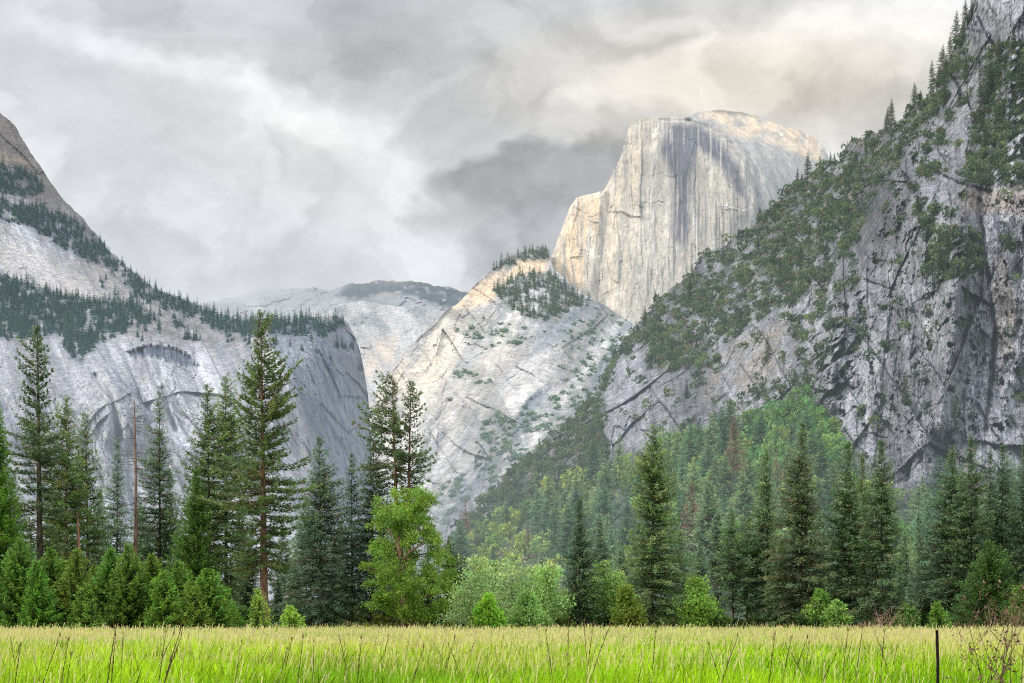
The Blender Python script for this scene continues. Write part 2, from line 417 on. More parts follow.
# --- right-hand cliff and wooded spur -------------------------------------
RC_CREST = [(445, 540), (450, 522), (470, 500), (500, 477), (540, 447), (570, 421), (598, 396), (606, 370), (620, 345), (640, 322), (660, 297), (690, 276), (700, 257),
            (740, 237), (762, 216), (800, 183), (822, 163), (840, 160), (850, 141), (880, 131), (905, 116), (930, 92), (948, 62), (960, 32), (974, 0), (985, -30), (1010, -90), (1100, -170)]
RC_D = rbf([(1100, 620, 430), (1024, 620, 430), (700, 620, 430), (450, 620, 470), (1024, 480, 640), (850, 480, 660), (700, 480, 740), (600, 500, 790), (500, 530, 900),
            (450, 528, 980), (900, 420, 690), (1024, 400, 690), (900, 300, 725), (1024, 300, 715), (1024, 190, 745), (960, 190, 765), (1024, 100, 800), (900, 200, 790), (865, 300, 765), (850, 400, 715), (845, 240, 900),
            (800, 250, 1000), (720, 300, 1060), (640, 340, 1110), (620, 347, 1160), (740, 380, 890), (650, 400, 930), (600, 420, 960), (800, 330, 850),
            (975, 0, 890), (1100, -170, 960), (905, 118, 930), (850, 143, 1120), (760, 217, 1210), (690, 277, 1240), (560, 432, 1130), (500, 480, 1080), (1100, 300, 720), (640, 440, 850)])
VEG1 = [(440, 560), (520, 462), (600, 392), (606, 365), (640, 318), (700, 255), (760, 214), (850, 138), (905, 112), (960, 30), (975, 45), (940, 110), (905, 150), (880, 190), (858, 240),
        (835, 275), (800, 300), (770, 318), (735, 335), (700, 362), (660, 372), (640, 355), (612, 368), (600, 420), (610, 460), (640, 470), (600, 560)]
VEG2 = [(965, 55), (1024, 40), (1100, 40), (1100, 180), (1024, 190), (960, 185), (975, 130), (985, 90)]
VEG3 = [(925, 235), (975, 230), (985, 275), (930, 285)]
FLOOR = [(440, 560), (540, 470), (605, 455), (650, 452), (720, 432), (760, 412), (820, 408), (850, 455), (900, 492), (960, 480), (1100, 470), (1100, 680), (400, 680)]
TALUS = [(720, 360), (745, 335), (790, 322), (800, 350), (775, 375), (740, 400), (700, 400)]
def rc_veg(x, y):
    n = .5 * fbm((x * .8 + y * .6) / 20., (y * .8 - x * .6) / 34., 4, 300) + .7 * fbm((x * .8 - y * .6) / 14., (y * .8 + x * .6) / 6., 4, 301); v = poly(x, y, VEG1, 8) * sst(-.26, .06, n + .12 * (x < 620))
    v = np.maximum(v, poly(x, y, VEG2, 6) * sst(-.24, .1, n)); v = np.maximum(v, poly(x, y, VEG3, 5) * sst(-.2, .12, n))
    n2 = fbm(x / 11., y / 15., 4, 320)
    v = np.maximum(v, sst(.24, .38, n2) * .8 * poly(x, y, [(700, 200), (900, 150), (1100, 60), (1100, 480), (820, 480), (700, 440)], 10))
    v = np.maximum(v, sst(.05, .2, n2) * .8 * poly(x, y, [(905, 95), (960, 30), (985, 60), (930, 190), (950, 260), (900, 230), (880, 180)], 8))
    v = np.maximum(v, .75 * sst(.02, .22, n) * poly(x, y, [(605, 372), (660, 365), (740, 330), (800, 300), (850, 250), (870, 320), (840, 400), (760, 410), (690, 440), (615, 455)], 8))
    v = v * (1 - .6 * poly(x, y, TALUS, 6)) * (1 - .55 * poly(x, y, [(604, 388), (640, 385), (740, 372), (742, 425), (690, 432), (655, 448), (612, 452)], 4))
    return np.clip(np.maximum(v, poly(x, y, FLOOR, 8)), 0, 1)
def rc_disp(x, y, X, Z):
    d, ck, v = crag(X + .06 * Z, Z, [(52, 170, 13, 3), (20, 62, 7.5, 2), (8, 22, 3.2, .8), (3, 7, 1.2, .2)], 21)
    veg = rc_veg(x, y); fl = poly(x, y, FLOOR, 14)
    jd, jv, jt = joints(X, Z, [(60, 170, 30), (24, 62, 15), (9.5, 22, 6.5), (4, 8, 2.6)], 611)
    d = .45 * d + jd; v = .35 * v + .75 * jv; ck = np.maximum(ck * .5, jt)
    w = fbm(X / 50., Z / 70., 4, 5)
    rib = ridged((X + .06 * Z) / 30. + .6 * w, Z / 330., 5, 40); rib2 = ridged((X + .06 * Z) / 9. + .5 * w, Z / 60., 4, 44)
    d = d - 15 * (rib - .5) - 4 * (rib2 - .5)
    led = fbm(X / 14., Z / 34., 6, 47, .68); d = d - 6 * led
    d = d + 9 * np.exp(-(segdist(x + 4 * fbm(x / 9., y / 16., 4, 58), y, [(978, 200), (990, 290), (996, 330), (990, 390), (985, 430)]) / 2.2) ** 2)
    d = d - 34 * np.exp(-(segdist(x, y, [(905, 150), (900, 190), (872, 235), (855, 285), (838, 330), (822, 400)]) / 16.) ** 2) + 26 * np.exp(-(segdist(x, y, [(880, 165), (850, 225), (825, 290), (795, 335)]) / 9.) ** 2) - 26 * np.exp(-(segdist(x, y, [(962, 190), (957, 300), (940, 420)]) / 15.) ** 2)
    d = d + 5 * np.exp(-(segdist(x + 4 * fbm(x / 9., y / 16., 4, 59), y, [(905, 190), (893, 300), (880, 420)]) / 3.) ** 2)
    d = d * (1 - .35 * veg * (1 - fl)) * (1 - .85 * fl) + 12 * fbm(X / 50., Z / 40., 4, 77) * (1 - fl)
    return d, (ck, v, veg, fl, rib, rib2, led)
def rc_col(x, y, X, Z, info):
    ck, v, veg, fl, rib, rib2, led = info
    n = fbm((X + .06 * Z) / 10., Z / 34., 6, 61, .62); n2 = fbm(X / 70., Z / 70., 4, 62); hf = fbm(X / 2.2, Z / 4.5, 4, 68, .75)
    g = .39 * np.exp(.6 * n + .35 * n2 + .42 * v + .55 * hf) * (.62 + .5 * rib) * (.78 + .32 * rib2); g = np.clip(g, .05, .72)
    C = np.stack([g * .96, g * .98, g * 1.08], -1)
    C = lerp(C, (.54, .54, .57), .6 * sst(.02, .38, fbm((X + .06 * Z) / 5., Z / 60., 5, 63, .46)) * sst(-.2, .3, n2))
    C = lerp(C, (.10, .10, .115), .4 * sst(.14, .4, fbm((X + .06 * Z) / 4.5, Z / 50. + 3, 5, 64, .6)))
    C = lerp(C, (.09, .09, .10), .30 * ck)
    warm = poly(x, y, [(1000, 255), (1015, 290), (1012, 350), (996, 385), (992, 330)], 5)
    C = lerp(C, (.62, .52, .43), .75 * warm * sst(-.3, .2, n))
    C = lerp(C, (.42, .34, .29), .55 * poly(x, y, [(960, 190), (1024, 185), (1040, 215), (965, 212)], 5))
    C = lerp(C, (.38, .345, .31), .7 * poly(x, y, TALUS, 8) * sst(-.35, .1, fbm(X / 12., Z / 10., 4, 66)))
    C = lerp(C, (.075, .095, .065), .62 * veg * (1 - fl) * (.8 + .6 * hf)); C = lerp(C, (.07, .10, .06), fl * (.8 + .5 * n))
    C = lerp(C, (.26, .24, .20), .6 * veg * (1 - fl) * sst(.05, .3, fbm(X / 12., Z / 10., 5, 67, .6)))
    return C
RC = Sheet('cliff', RC_CREST, 445, 1100, 640, 640, 560, RC_D, rc_disp, rc_col, rock('cliff_granite', .20, .4, 1.0, .70, 1.28, 2.6), crest_noise=7, back=.05, seed=3)

# --- left-hand mountain with forest benches ---------------------------------
LM_CREST = [(-90, 60), (-40, 85), (0, 113), (15, 126), (30, 151), (60, 196), (85, 221), (110, 251), (150, 286), (200, 306), (235, 319), (250, 320), (300, 318), (335, 316), (348, 322), (357, 340), (362, 360), (368, 395), (371, 440), (373, 520), (374, 560)]
LM_D = rbf([(-90, 620, 1450), (0, 620, 1500), (370, 620, 1650), (0, 480, 1750), (150, 480, 1800), (250, 480, 1850), (305, 480, 1830), (0, 350, 1950), (150, 362, 2000), (265, 345, 2050), (285, 370, 1980), (300, 345, 2080), (340, 400, 2260), (370, 480, 2360),
            (360, 340, 2420), (340, 318, 2400), (0, 320, 2300), (150, 302, 2600), (250, 321, 2550), (0, 260, 2700), (-90, 200, 2900), (0, 200, 3000), (60, 200, 3150), (0, 115, 3300), (110, 254, 3100), (200, 309, 2850), (-90, 60, 3500), (325, 480, 1990), (318, 400, 2040)])
LMF = [[(-90, 140), (0, 165), (28, 172), (45, 190), (30, 197), (0, 193), (-90, 185)],
       [(-90, 170), (0, 199), (40, 207), (70, 217), (95, 235), (118, 258), (140, 282), (120, 270), (90, 262), (60, 247), (30, 228), (0, 219), (-90, 200)],
       [(88, 222), (112, 252), (150, 286), (200, 307), (240, 320), (300, 318), (336, 316), (345, 325), (320, 338), (280, 334), (240, 338), (215, 330), (180, 312), (140, 298), (115, 275), (100, 250)],
       [(-90, 262), (0, 275), (40, 288), (90, 300), (130, 300), (152, 315), (150, 328), (110, 334), (60, 336), (0, 340), (-90, 330)],
       [(50, 332), (100, 332), (96, 348), (80, 362), (70, 355)]]
def lm_for(x, y):
    n = fbm(x / 16., y / 9., 4, 400); v = 0
    for p in LMF: v = np.maximum(v, poly(x, y, p, 4) * sst(-.38, .02, n + .45 * fbm(x / 5., y / 4., 3, 402)))
    v = np.maximum(v, .7 * sst(.16, .34, fbm(x / 9., y / 7., 4, 410)) * poly(x, y, [(80, 245), (160, 285), (260, 325), (330, 325), (360, 350), (340, 360), (240, 350), (140, 345), (60, 345), (120, 320), (100, 290)], 6))
    return np.clip(v, 0, 1)
def lm_disp(x, y, X, Z):
    f = lm_for(x, y)
    d, ck, v = crag(X + .42 * Z, Z, [(90, 300, 22, 2), (34, 120, 12, 1), (12, 44, 5, .4), (5, 16, 1.5, 0)], 121)
    jd, jv, jt = joints(X + .42 * Z, Z, [(95, 300, 34), (38, 120, 16), (15, 46, 7), (6, 16, 2.4)], 641, ((0., 1.), (24., .8), (-50., .55)))
    d = .4 * d + jd; v = .3 * v + .7 * jv; ck = np.maximum(ck * .5, jt)
    low = sst(325, 350, y); w = fbm(X / 110., Z / 150., 4, 7)
    rib = ridged((X + .4 * Z) / 60. + .8 * w, Z / 420., 6, 140)
    rib2 = ridged((X + 1.1 * Z) / 55. + .5 * w, (Z - X) / 600., 5, 150)
    d = d * (.45 + .55 * low) - 44 * (rib - .5) * low - 16 * (rib2 - .5) * (1 - low)
    ax_ = x + 3 * fbm(x / 5., y / 9., 3, 172); ay_ = y + 5 * fbm(x / 4., y / 14., 4, 171)
    arch = poly(ax_, ay_, [(126, 353), (138, 348), (152, 345), (172, 347), (188, 355), (199, 366), (190, 367), (172, 362), (150, 356), (134, 358)], 2.5)
    d = d + 40 * arch
    for ln in ([(95, 375), (112, 400), (120, 440)], [(30, 380), (45, 430)], [(140, 350), (160, 390), (175, 430)]): d = d + 22 * np.exp(-(segdist(x, y, ln) / 2.5) ** 2)
    return d, (ck, v, f, rib, rib2, low, arch)
def lm_col(x, y, X, Z, info):
    ck, v, f, rib, rib2, low, arch = info
    n = fbm((X + .4 * Z) / 26., Z / 110., 6, 161, .6); n2 = fbm(X / 110., Z / 110., 4, 162)
    hf = fbm((X + .42 * Z) / 5., Z / 22., 4, 168, .7)
    g = .50 * np.exp(.65 * n + .3 * n2 + .3 * v + .5 * hf) * (.66 + .5 * rib * low + .25 * (1 - low)); g = np.clip(g, .12, .92)
    C = np.stack([g * .97, g * .98, g * 1.04], -1)
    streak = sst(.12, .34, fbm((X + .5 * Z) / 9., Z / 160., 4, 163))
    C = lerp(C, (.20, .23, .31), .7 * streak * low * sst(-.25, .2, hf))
    st2 = sst(.05, .35, fbm((X + .95 * Z) / 16., (Z - X) / 220., 4, 165))
    C = lerp(C, (.20, .19, .19), .6 * (1 - low) * st2)
    C = lerp(C, (.30, .275, .26), .55 * (1 - low) * sst(-.3, .2, n2))
    C = lerp(C, (.62, .59, .57), .65 * poly(x, y, [(0, 225), (40, 250), (90, 290), (110, 303), (60, 298), (0, 275)], 8) * (1 - st2))
    top = poly(x, y, [(-100, 0), (0, 90), (62, 180), (62, 200), (30, 200), (0, 195), (-100, 180)], 8)
    C = lerp(C, (.125, .10, .082), .95 * top * (.8 + .4 * n)); C = lerp(C, (.30, .24, .19), .7 * np.exp(-(segdist(x, y, [(0, 158), (32, 162)]) / 4) ** 2))
    C = lerp(C, (.20, .19, .185), .6 * poly(x, y, [(60, 200), (110, 250), (150, 288), (240, 322), (330, 322), (345, 340), (250, 352), (150, 345), (95, 300), (120, 300), (80, 250)], 8) * sst(-.25, .2, fbm(x / 9., y / 6., 5, 174, .62)))
    up = poly(x, y, [(30, 150), (62, 190), (110, 250), (100, 250), (60, 215), (30, 200)], 4); C = lerp(C, (.22, .20, .19), .7 * up)
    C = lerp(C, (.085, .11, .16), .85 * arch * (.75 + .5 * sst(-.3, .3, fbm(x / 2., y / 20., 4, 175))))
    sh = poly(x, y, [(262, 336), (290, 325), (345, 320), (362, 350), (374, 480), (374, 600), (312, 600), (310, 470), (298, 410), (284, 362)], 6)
    C = lerp(C, (.15, .185, .25), .85 * sh * (.75 + .8 * n) * (.7 + .5 * sst(-.2, .2, hf)))  # shade on the column's right-facing side painted into the rock colour
    rib_l = np.exp(-(segdist(x, y, [(268, 352), (287, 385), (300, 420), (308, 480)]) / 5) ** 2); C = lerp(C, (.62, .60, .58), .5 * rib_l)  # lit rib beside it painted lighter
    C = lerp(C, (.16, .17, .20), .22 * ck * (.3 + .7 * low))
    C = lerp(C, (.055, .095, .125), .85 * f)  # forest ground, with the blue of distant haze in its colour
    return C
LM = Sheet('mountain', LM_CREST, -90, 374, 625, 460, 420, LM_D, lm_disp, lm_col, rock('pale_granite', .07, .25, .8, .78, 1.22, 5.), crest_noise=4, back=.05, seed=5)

# --- pale slabs in the middle, below the dome ---------------------------------
MM_CREST = [(335, 560), (350, 470), (360, 425), (372, 398), (390, 372), (410, 345), (430, 325), (445, 311), (460, 302), (480, 280), (500, 263), (520, 253), (540, 246), (549, 250), (553, 268), (575, 288), (600, 303), (625, 318), (650, 335), (720, 400)]
MM_D = rbf([(340, 620, 2500), (660, 600, 2300), (352, 460, 3300), (450, 480, 3200), (550, 450, 3000), (640, 350, 4600), (400, 380, 3900), (445, 315, 4500), (470, 350, 4200), (500, 300, 4700), (560, 330, 4500), (625, 325, 5000), (520, 255, 5250), (550, 268, 5350), (600, 400, 3700), (700, 420, 3500), (420, 350, 4100), (530, 380, 3800)])
MMF = [[(492, 290), (515, 275), (550, 272), (575, 290), (600, 303), (570, 312), (545, 322), (515, 315)], [(482, 272), (500, 260), (548, 243), (552, 262), (520, 262), (490, 275)]]
MMS = [[(450, 330), (480, 318), (520, 325), (545, 335), (520, 348), (470, 345)], [(455, 368), (485, 372), (510, 384), (480, 388), (458, 380)], [(555, 315), (600, 310), (625, 320), (620, 380), (585, 420), (565, 390), (560, 350)],
       [(480, 420), (560, 395), (600, 400), (560, 470), (500, 500), (470, 470)], [(430, 505), (455, 470), (480, 500), (450, 530)]]
def mm_veg(x, y):
    n = fbm(x / 10., y / 8., 5, 500); v = 0
    for p in MMS: v = np.maximum(v, poly(x, y, p, 9) * sst(-.3, .1, n) * .85)
    return v
def mm_disp(x, y, X, Z):
    d, ck, v = crag((X - .8 * Z) * .8, (Z + .8 * X) * .8, [(130, 420, 30, 0), (50, 190, 15, 0), (20, 80, 7, 0)], 221)
    jd, jv, jt = joints(X, Z, [(210, 420, 95), (85, 170, 46), (34, 64, 19), (14, 24, 7)], 671, ((38., 1.), (-8., .9), (62., .7)))
    d = .4 * d + jd; v = .3 * v + .8 * jv; ck = np.maximum(ck * .4, jt)
    rib = ridged((X - .55 * Z) / 210. + .6 * fbm(X / 260., Z / 260., 3, 9), (Z + .3 * X) / 700., 4, 240)
    d = d - 80 * (rib - .5) - 26 * (ridged((X - .8 * Z) / 60. + .5 * fbm(X / 120., Z / 120., 3, 247), (Z + .8 * X) / 420., 5, 246) - .5)
    for ln in ([(480, 480), (500, 440), (535, 400), (570, 380)], [(445, 400), (480, 415), (520, 440)], [(500, 330), (540, 345), (560, 350)], [(520, 490), (560, 440)], [(420, 470), (432, 430), (450, 400)]):
        d = d + 22 * np.exp(-(segdist(x + 6 * fbm(x / 14., y / 14., 4, 275), y + 6 * fbm(x / 14. + 9, y / 14., 4, 276), ln) / 3.) ** 2)
    return d, (ck, v, rib)
def mm_col(x, y, X, Z, info):
    ck, v, rib = info
    hf = fbm((X - .8 * Z) / 11., (Z + .8 * X) / 34., 4, 268, .7); n = fbm((X - .8 * Z) / 46., (Z + .8 * X) / 260., 6, 261, .58); n2 = fbm(X / 260., Z / 260., 4, 262)
    g = .43 * np.exp(.8 * n + .55 * n2 + .45 * v + .5 * hf) * (.70 + .45 * rib); g = np.clip(g, .12, .85)
    C = np.stack([g * 1.02, g * .99, g * .96], -1)
    C = lerp(C, (.20, .24, .30), .65 * sst(.0, .35, fbm((X - .8 * Z) / 44., (Z + .8 * X) / 210., 5, 263)))
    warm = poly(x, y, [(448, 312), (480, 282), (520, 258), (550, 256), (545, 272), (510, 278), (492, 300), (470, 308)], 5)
    C = lerp(C, (.90, .69, .46), .92 * warm * sst(-.5, 0, n))  # sunlit ridge: warm light put into the rock colour
    sunlit = poly(x, y, [(445, 318), (462, 330), (450, 372), (420, 400), (378, 408), (395, 372)], 10)
    C = lerp(C, (.84, .72, .53), .8 * sunlit * sst(-.35, .15, n))  # lit left side of the ridge, also painted as a cream tone
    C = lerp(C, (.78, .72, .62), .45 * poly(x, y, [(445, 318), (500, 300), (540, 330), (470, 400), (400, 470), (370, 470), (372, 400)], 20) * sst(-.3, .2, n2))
    C = lerp(C, (.30, .28, .25), .6 * np.exp(-(segdist(x, y, [(440, 314), (452, 312), (470, 325)]) / 6.) ** 2))
    C = lerp(C, (.16, .17, .19), .25 * ck)
    C = lerp(C, (.12, .16, .15), .6 * mm_veg(x, y) * sst(-.5, .1, hf))
    for p in MMF: C = lerp(C, (.10, .13, .10), .8 * poly(x, y, p, 4) * sst(-.3, .1, fbm(x / 9., y / 9., 4, 271)))
    return C
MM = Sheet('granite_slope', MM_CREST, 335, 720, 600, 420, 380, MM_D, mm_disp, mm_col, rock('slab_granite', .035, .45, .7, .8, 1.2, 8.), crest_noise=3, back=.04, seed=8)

# --- the great dome -----------------------------------------------------------
HD_CREST = [(540, 330), (549, 275), (552, 256), (558, 238), (570, 207), (577, 197), (590, 194), (604, 190), (611, 177), (621, 156), (627, 133), (631, 121), (641, 117), (652, 118), (690, 117), (694, 114), (701, 111), (720, 110), (740, 112), (757, 116), (775, 123), (800, 131), (814, 137), (824, 146), (832, 166), (842, 210), (846, 260)]
HD_D = rbf([(545, 345, 5400), (552, 262, 5500), (600, 260, 5450), (600, 345, 5300), (640, 125, 5680), (690, 300, 5380), (690, 122, 5620), (680, 190, 5560), (757, 205, 5400), (742, 160, 5460), (720, 135, 5540), (800, 250, 5700), (835, 215, 5950), (812, 142, 6100), (740, 113, 5980), (775, 126, 6000), (780, 170, 5680), (750, 280, 5420), (846, 345, 5800)])
EDGE = [(688, 119), (712, 127), (732, 142), (748, 165), (756, 195), (756, 225), (748, 260)]
def hd_flank(x, y): return poly(x, y, [(690, 118), (712, 127), (732, 142), (748, 165), (756, 195), (756, 225), (745, 290), (860, 350), (860, 90), (700, 90)], 2.5)
def hd_disp(x, y, X, Z):
    d, ck, v = crag(X, Z, [(80, 340, 10, 0), (30, 150, 5, 0), (12, 70, 2.5, 0)], 321)
    jd, jv, jt = joints(X, Z, [(120, 520, 16), (42, 190, 8), (15, 60, 3.2)], 691, ((0., 1.), (10., .8), (-14., .7)))
    fl = hd_flank(x, y); d = .4 * d + jd; v = .4 * v + .6 * jv; ck = np.maximum(ck * .4, jt * .8)
    flut = ridged(X / 55. + .3 * fbm(X / 150., Z / 300., 3, 11), Z / 900., 4, 340)
    d = d * (1 - .75 * fl) - 9 * (flut - .5) * (1 - fl)
    d = d + 22 * np.exp(-(segdist(x, y, [(x_, y_ + 1.5) for x_, y_ in EDGE]) / 2.2) ** 2)
    d = d + 8 * np.exp(-(segdist(x, y, [(660, 119.5), (690, 120.5)]) / 1.5) ** 2)
    e = segdist(x, y, EDGE)
    d = d + 9 * np.sin(e / 2.6 + 3 * fbm(x / 30., y / 30., 3, 12)) * fl * np.exp(-e / 45.)
    d = d - 60 * poly(x, y, [(548, 330), (552, 262), (575, 199), (606, 191), (600, 240), (588, 330)], 5) * .6
    return d, (ck, v, fl, flut, e)
def hd_col(x, y, X, Z, info):
    ck, v, fl, flut, e = info
    hf = fbm(X / 9., Z / 40., 4, 369, .75); n = fbm(X / 22., Z / 240., 6, 361, .6); n2 = fbm(X / 160., Z / 200., 4, 362); nn = fbm(X / 40., Z / 40., 5, 366)
    g = .57 * np.exp(.36 * n + .25 * n2 + .22 * v + .30 * hf) * (.84 + .24 * flut); g = np.clip(g, .15, .9)
    C = np.stack([g * 1.05, g * .985, g * .87], -1)
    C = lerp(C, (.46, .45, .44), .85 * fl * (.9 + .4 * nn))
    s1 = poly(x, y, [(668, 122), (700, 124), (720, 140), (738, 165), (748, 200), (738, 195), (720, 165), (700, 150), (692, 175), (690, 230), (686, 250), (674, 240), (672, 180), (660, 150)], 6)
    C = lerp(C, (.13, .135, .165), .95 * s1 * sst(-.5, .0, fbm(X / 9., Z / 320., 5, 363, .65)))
    C = lerp(C, (.19, .19, .22), .75 * (1 - fl) * sst(.12, .32, fbm(X / 9., Z / 420., 5, 364, .65)) * sst(620, 660, x))
    C = lerp(C, (.25, .25, .26), .35 * np.exp(-(segdist(x, y, [(655, 120), (692, 120)]) / 1.6) ** 2))
    C = lerp(C, (.20, .20, .21), .4 * np.exp(-(e / 1.6) ** 2))
    C = lerp(C, (.25, .25, .26), .45 * fl * sst(.2, .9, np.sin(e / 2.6 + 3 * fbm(x / 30., y / 30., 3, 12))) * np.exp(-e / 40.))
    w = poly(x, y, [(548, 330), (552, 262), (575, 199), (606, 191), (598, 225), (585, 270), (575, 320)], 7)  # warm sunlight along the left rim, put into the rock colour
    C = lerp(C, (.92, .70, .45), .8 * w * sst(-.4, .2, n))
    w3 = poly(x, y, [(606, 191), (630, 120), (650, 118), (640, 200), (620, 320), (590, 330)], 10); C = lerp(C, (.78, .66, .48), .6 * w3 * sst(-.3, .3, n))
    sunlit = poly(x, y, [(695, 112), (740, 108), (820, 136), (822, 165), (790, 150), (760, 140), (735, 136), (712, 124)], 5)
    C = lerp(C, (.84, .66, .46), .75 * sunlit * sst(-.45, .2, nn))  # sunlight on the right top painted as a warmer rock tone
    C = lerp(C, (.95, .85, .72), .8 * sst(.15, .35, fbm(x / 7., y / 3., 3, 368)) * poly(x, y, [(765, 126), (812, 140), (812, 150), (770, 140)], 3))  # brightest highlights of that sunlight, painted too
    C = lerp(C, (.20, .20, .18), .6 * poly(x, y, [(700, 108), (745, 108), (765, 118), (740, 116), (715, 113)], 2))
    C = lerp(C, (.14, .14, .15), .35 * ck * (1 - fl))
    return C
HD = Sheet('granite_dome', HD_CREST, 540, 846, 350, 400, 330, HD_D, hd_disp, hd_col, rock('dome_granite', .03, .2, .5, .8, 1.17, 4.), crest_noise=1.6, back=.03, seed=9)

# --- far pale ridge and misty skyline -----------------------------------------------
E1_CREST = [(200, 350), (290, 326), (328, 308), (345, 303), (362, 301), (400, 307), (445, 311), (500, 318), (560, 330)]
E1_D = rbf([(280, 300, 7800), (345, 303, 7600), (400, 307, 7700), (560, 330, 8000), (340, 380, 6000), (400, 420, 5600), (560, 450, 5600), (380, 350, 6900), (280, 450, 5600)])
def e1_disp(x, y, X, Z):
    d, ck, v = crag(X, Z, [(220, 200, 50, 12), (80, 80, 22, 6)], 421); rib = ridged((X + .5 * Z) / 300., Z / 900., 4, 441)
    return d - 110 * (rib - .5), (ck, v, rib)
def e1_col(x, y, X, Z, info):
    ck, v, rib = info; n = fbm((X + .5 * Z) / 90., Z / 200., 5, 461)
    g = np.clip(.48 * (1 + .4 * n + .15 * v) * (.75 + .35 * rib), .2, .85); C = np.stack([g, g * .99, g * .98], -1)
    C = lerp(C, (.80, .66, .52), .75 * poly(x, y, [(362, 345), (395, 338), (392, 362), (366, 380)], 8) * sst(-.3, .1, n))
    C = lerp(C, (.16, .19, .2), .5 * sst(.05, .3, fbm(X / 120., Z / 70., 4, 463)) * poly(x, y, [(280, 295), (440, 300), (440, 330), (280, 330)], 8))
    return lerp(C, (.14, .15, .16), .35 * ck)
E1 = Sheet('granite_ridge', E1_CREST, 200, 560, 480, 300, 160, E1_D, e1_disp, e1_col, bpy.data.materials['slab_granite'], crest_noise=2.5, back=.03, seed=13)

FR_CREST = [(150, 318), (200, 304), (232, 297), (262, 291), (300, 288), (330, 290), (352, 284), (375, 281), (410, 281), (430, 284), (462, 291), (500, 296), (560, 300)]
FR_D = rbf([(150, 318, 11000), (300, 288, 11500), (400, 281, 10500), (560, 300, 10500), (150, 360, 9000), (350, 360, 9000), (560, 360, 9000), (380, 310, 9800)])
def fr_disp(x, y, X, Z):
    d, ck, v = crag(X, Z, [(420, 260, 110, 20), (150, 100, 45, 8)], 521); rib = ridged((X + .6 * Z) / 420., (Z - .3 * X) / 900., 4, 541)
    return d - 260 * (rib - .5), (ck, v, rib)
def fr_col(x, y, X, Z, info):
    ck, v, rib = info; n = fbm((X + .6 * Z) / 140., Z / 200., 5, 561)
    g = np.clip(.36 * (1 + .55 * n) * (.7 + .4 * rib), .1, .7); C = np.stack([g * .97, g, g * 1.03], -1)
    f = poly(x, y, [(335, 296), (352, 283), (375, 279), (430, 282), (470, 292), (470, 310), (440, 306), (415, 296), (385, 292), (355, 300)], 3)
    return lerp(C, (.045, .065, .075), .92 * f * sst(-.5, -.1, fbm(x / 8., y / 5., 3, 563)))
def far_mat():
    m, nt, N, p = rock_mat('far_rock', .012, .5, .4, .8, 1.15, 20.)
    mx, out = finish(nt, N, p.outputs[0])
    # the low cloud swallows the ridge tops: opacity falls with height, broken up by noise
    g = N('ShaderNodeNewGeometry'); sx = N('ShaderNodeSeparateXYZ'); nt.links.new(g.outputs['Position'], sx.inputs[0])
    nz = N('ShaderNodeTexNoise'); nz.inputs['Scale'].default_value = .0011; nz.inputs['Detail'].default_value = 6; nt.links.new(g.outputs['Position'], nz.inputs['Vector'])
    a = N('ShaderNodeMath'); a.operation = 'MULTIPLY_ADD'; a.inputs[1].default_value = 700; nt.links.new(nz.outputs[0], a.inputs[0]); nt.links.new(sx.outputs['Z'], a.inputs[2])
    b = N('ShaderNodeMath'); b.operation = 'MULTIPLY_ADD'; b.inputs[1].default_value = -.13; nt.links.new(sx.outputs['X'], b.inputs[0]); nt.links.new(a.outputs[0], b.inputs[2])
    r = N('ShaderNodeMapRange'); r.interpolation_type = 'SMOOTHSTEP'; r.inputs[1].default_value = 2120; r.inputs[2].default_value = 2620; r.inputs[3].default_value = .10; r.inputs[4].default_value = 1
    nt.links.new(b.outputs[0], r.inputs[0])
    t = N('ShaderNodeBsdfTransparent'); q = N('ShaderNodeMixShader'); nt.links.new(r.outputs[0], q.inputs[0]); nt.links.new(mx.outputs[0], q.inputs[1]); nt.links.new(t.outputs[0], q.inputs[2])
    nt.links.new(q.outputs[0], out.inputs[0]); return m
FR = Sheet('hills', FR_CREST, 150, 560, 380, 300, 120, FR_D, fr_disp, fr_col, far_mat(), crest_noise=5, back=.02, seed=17)

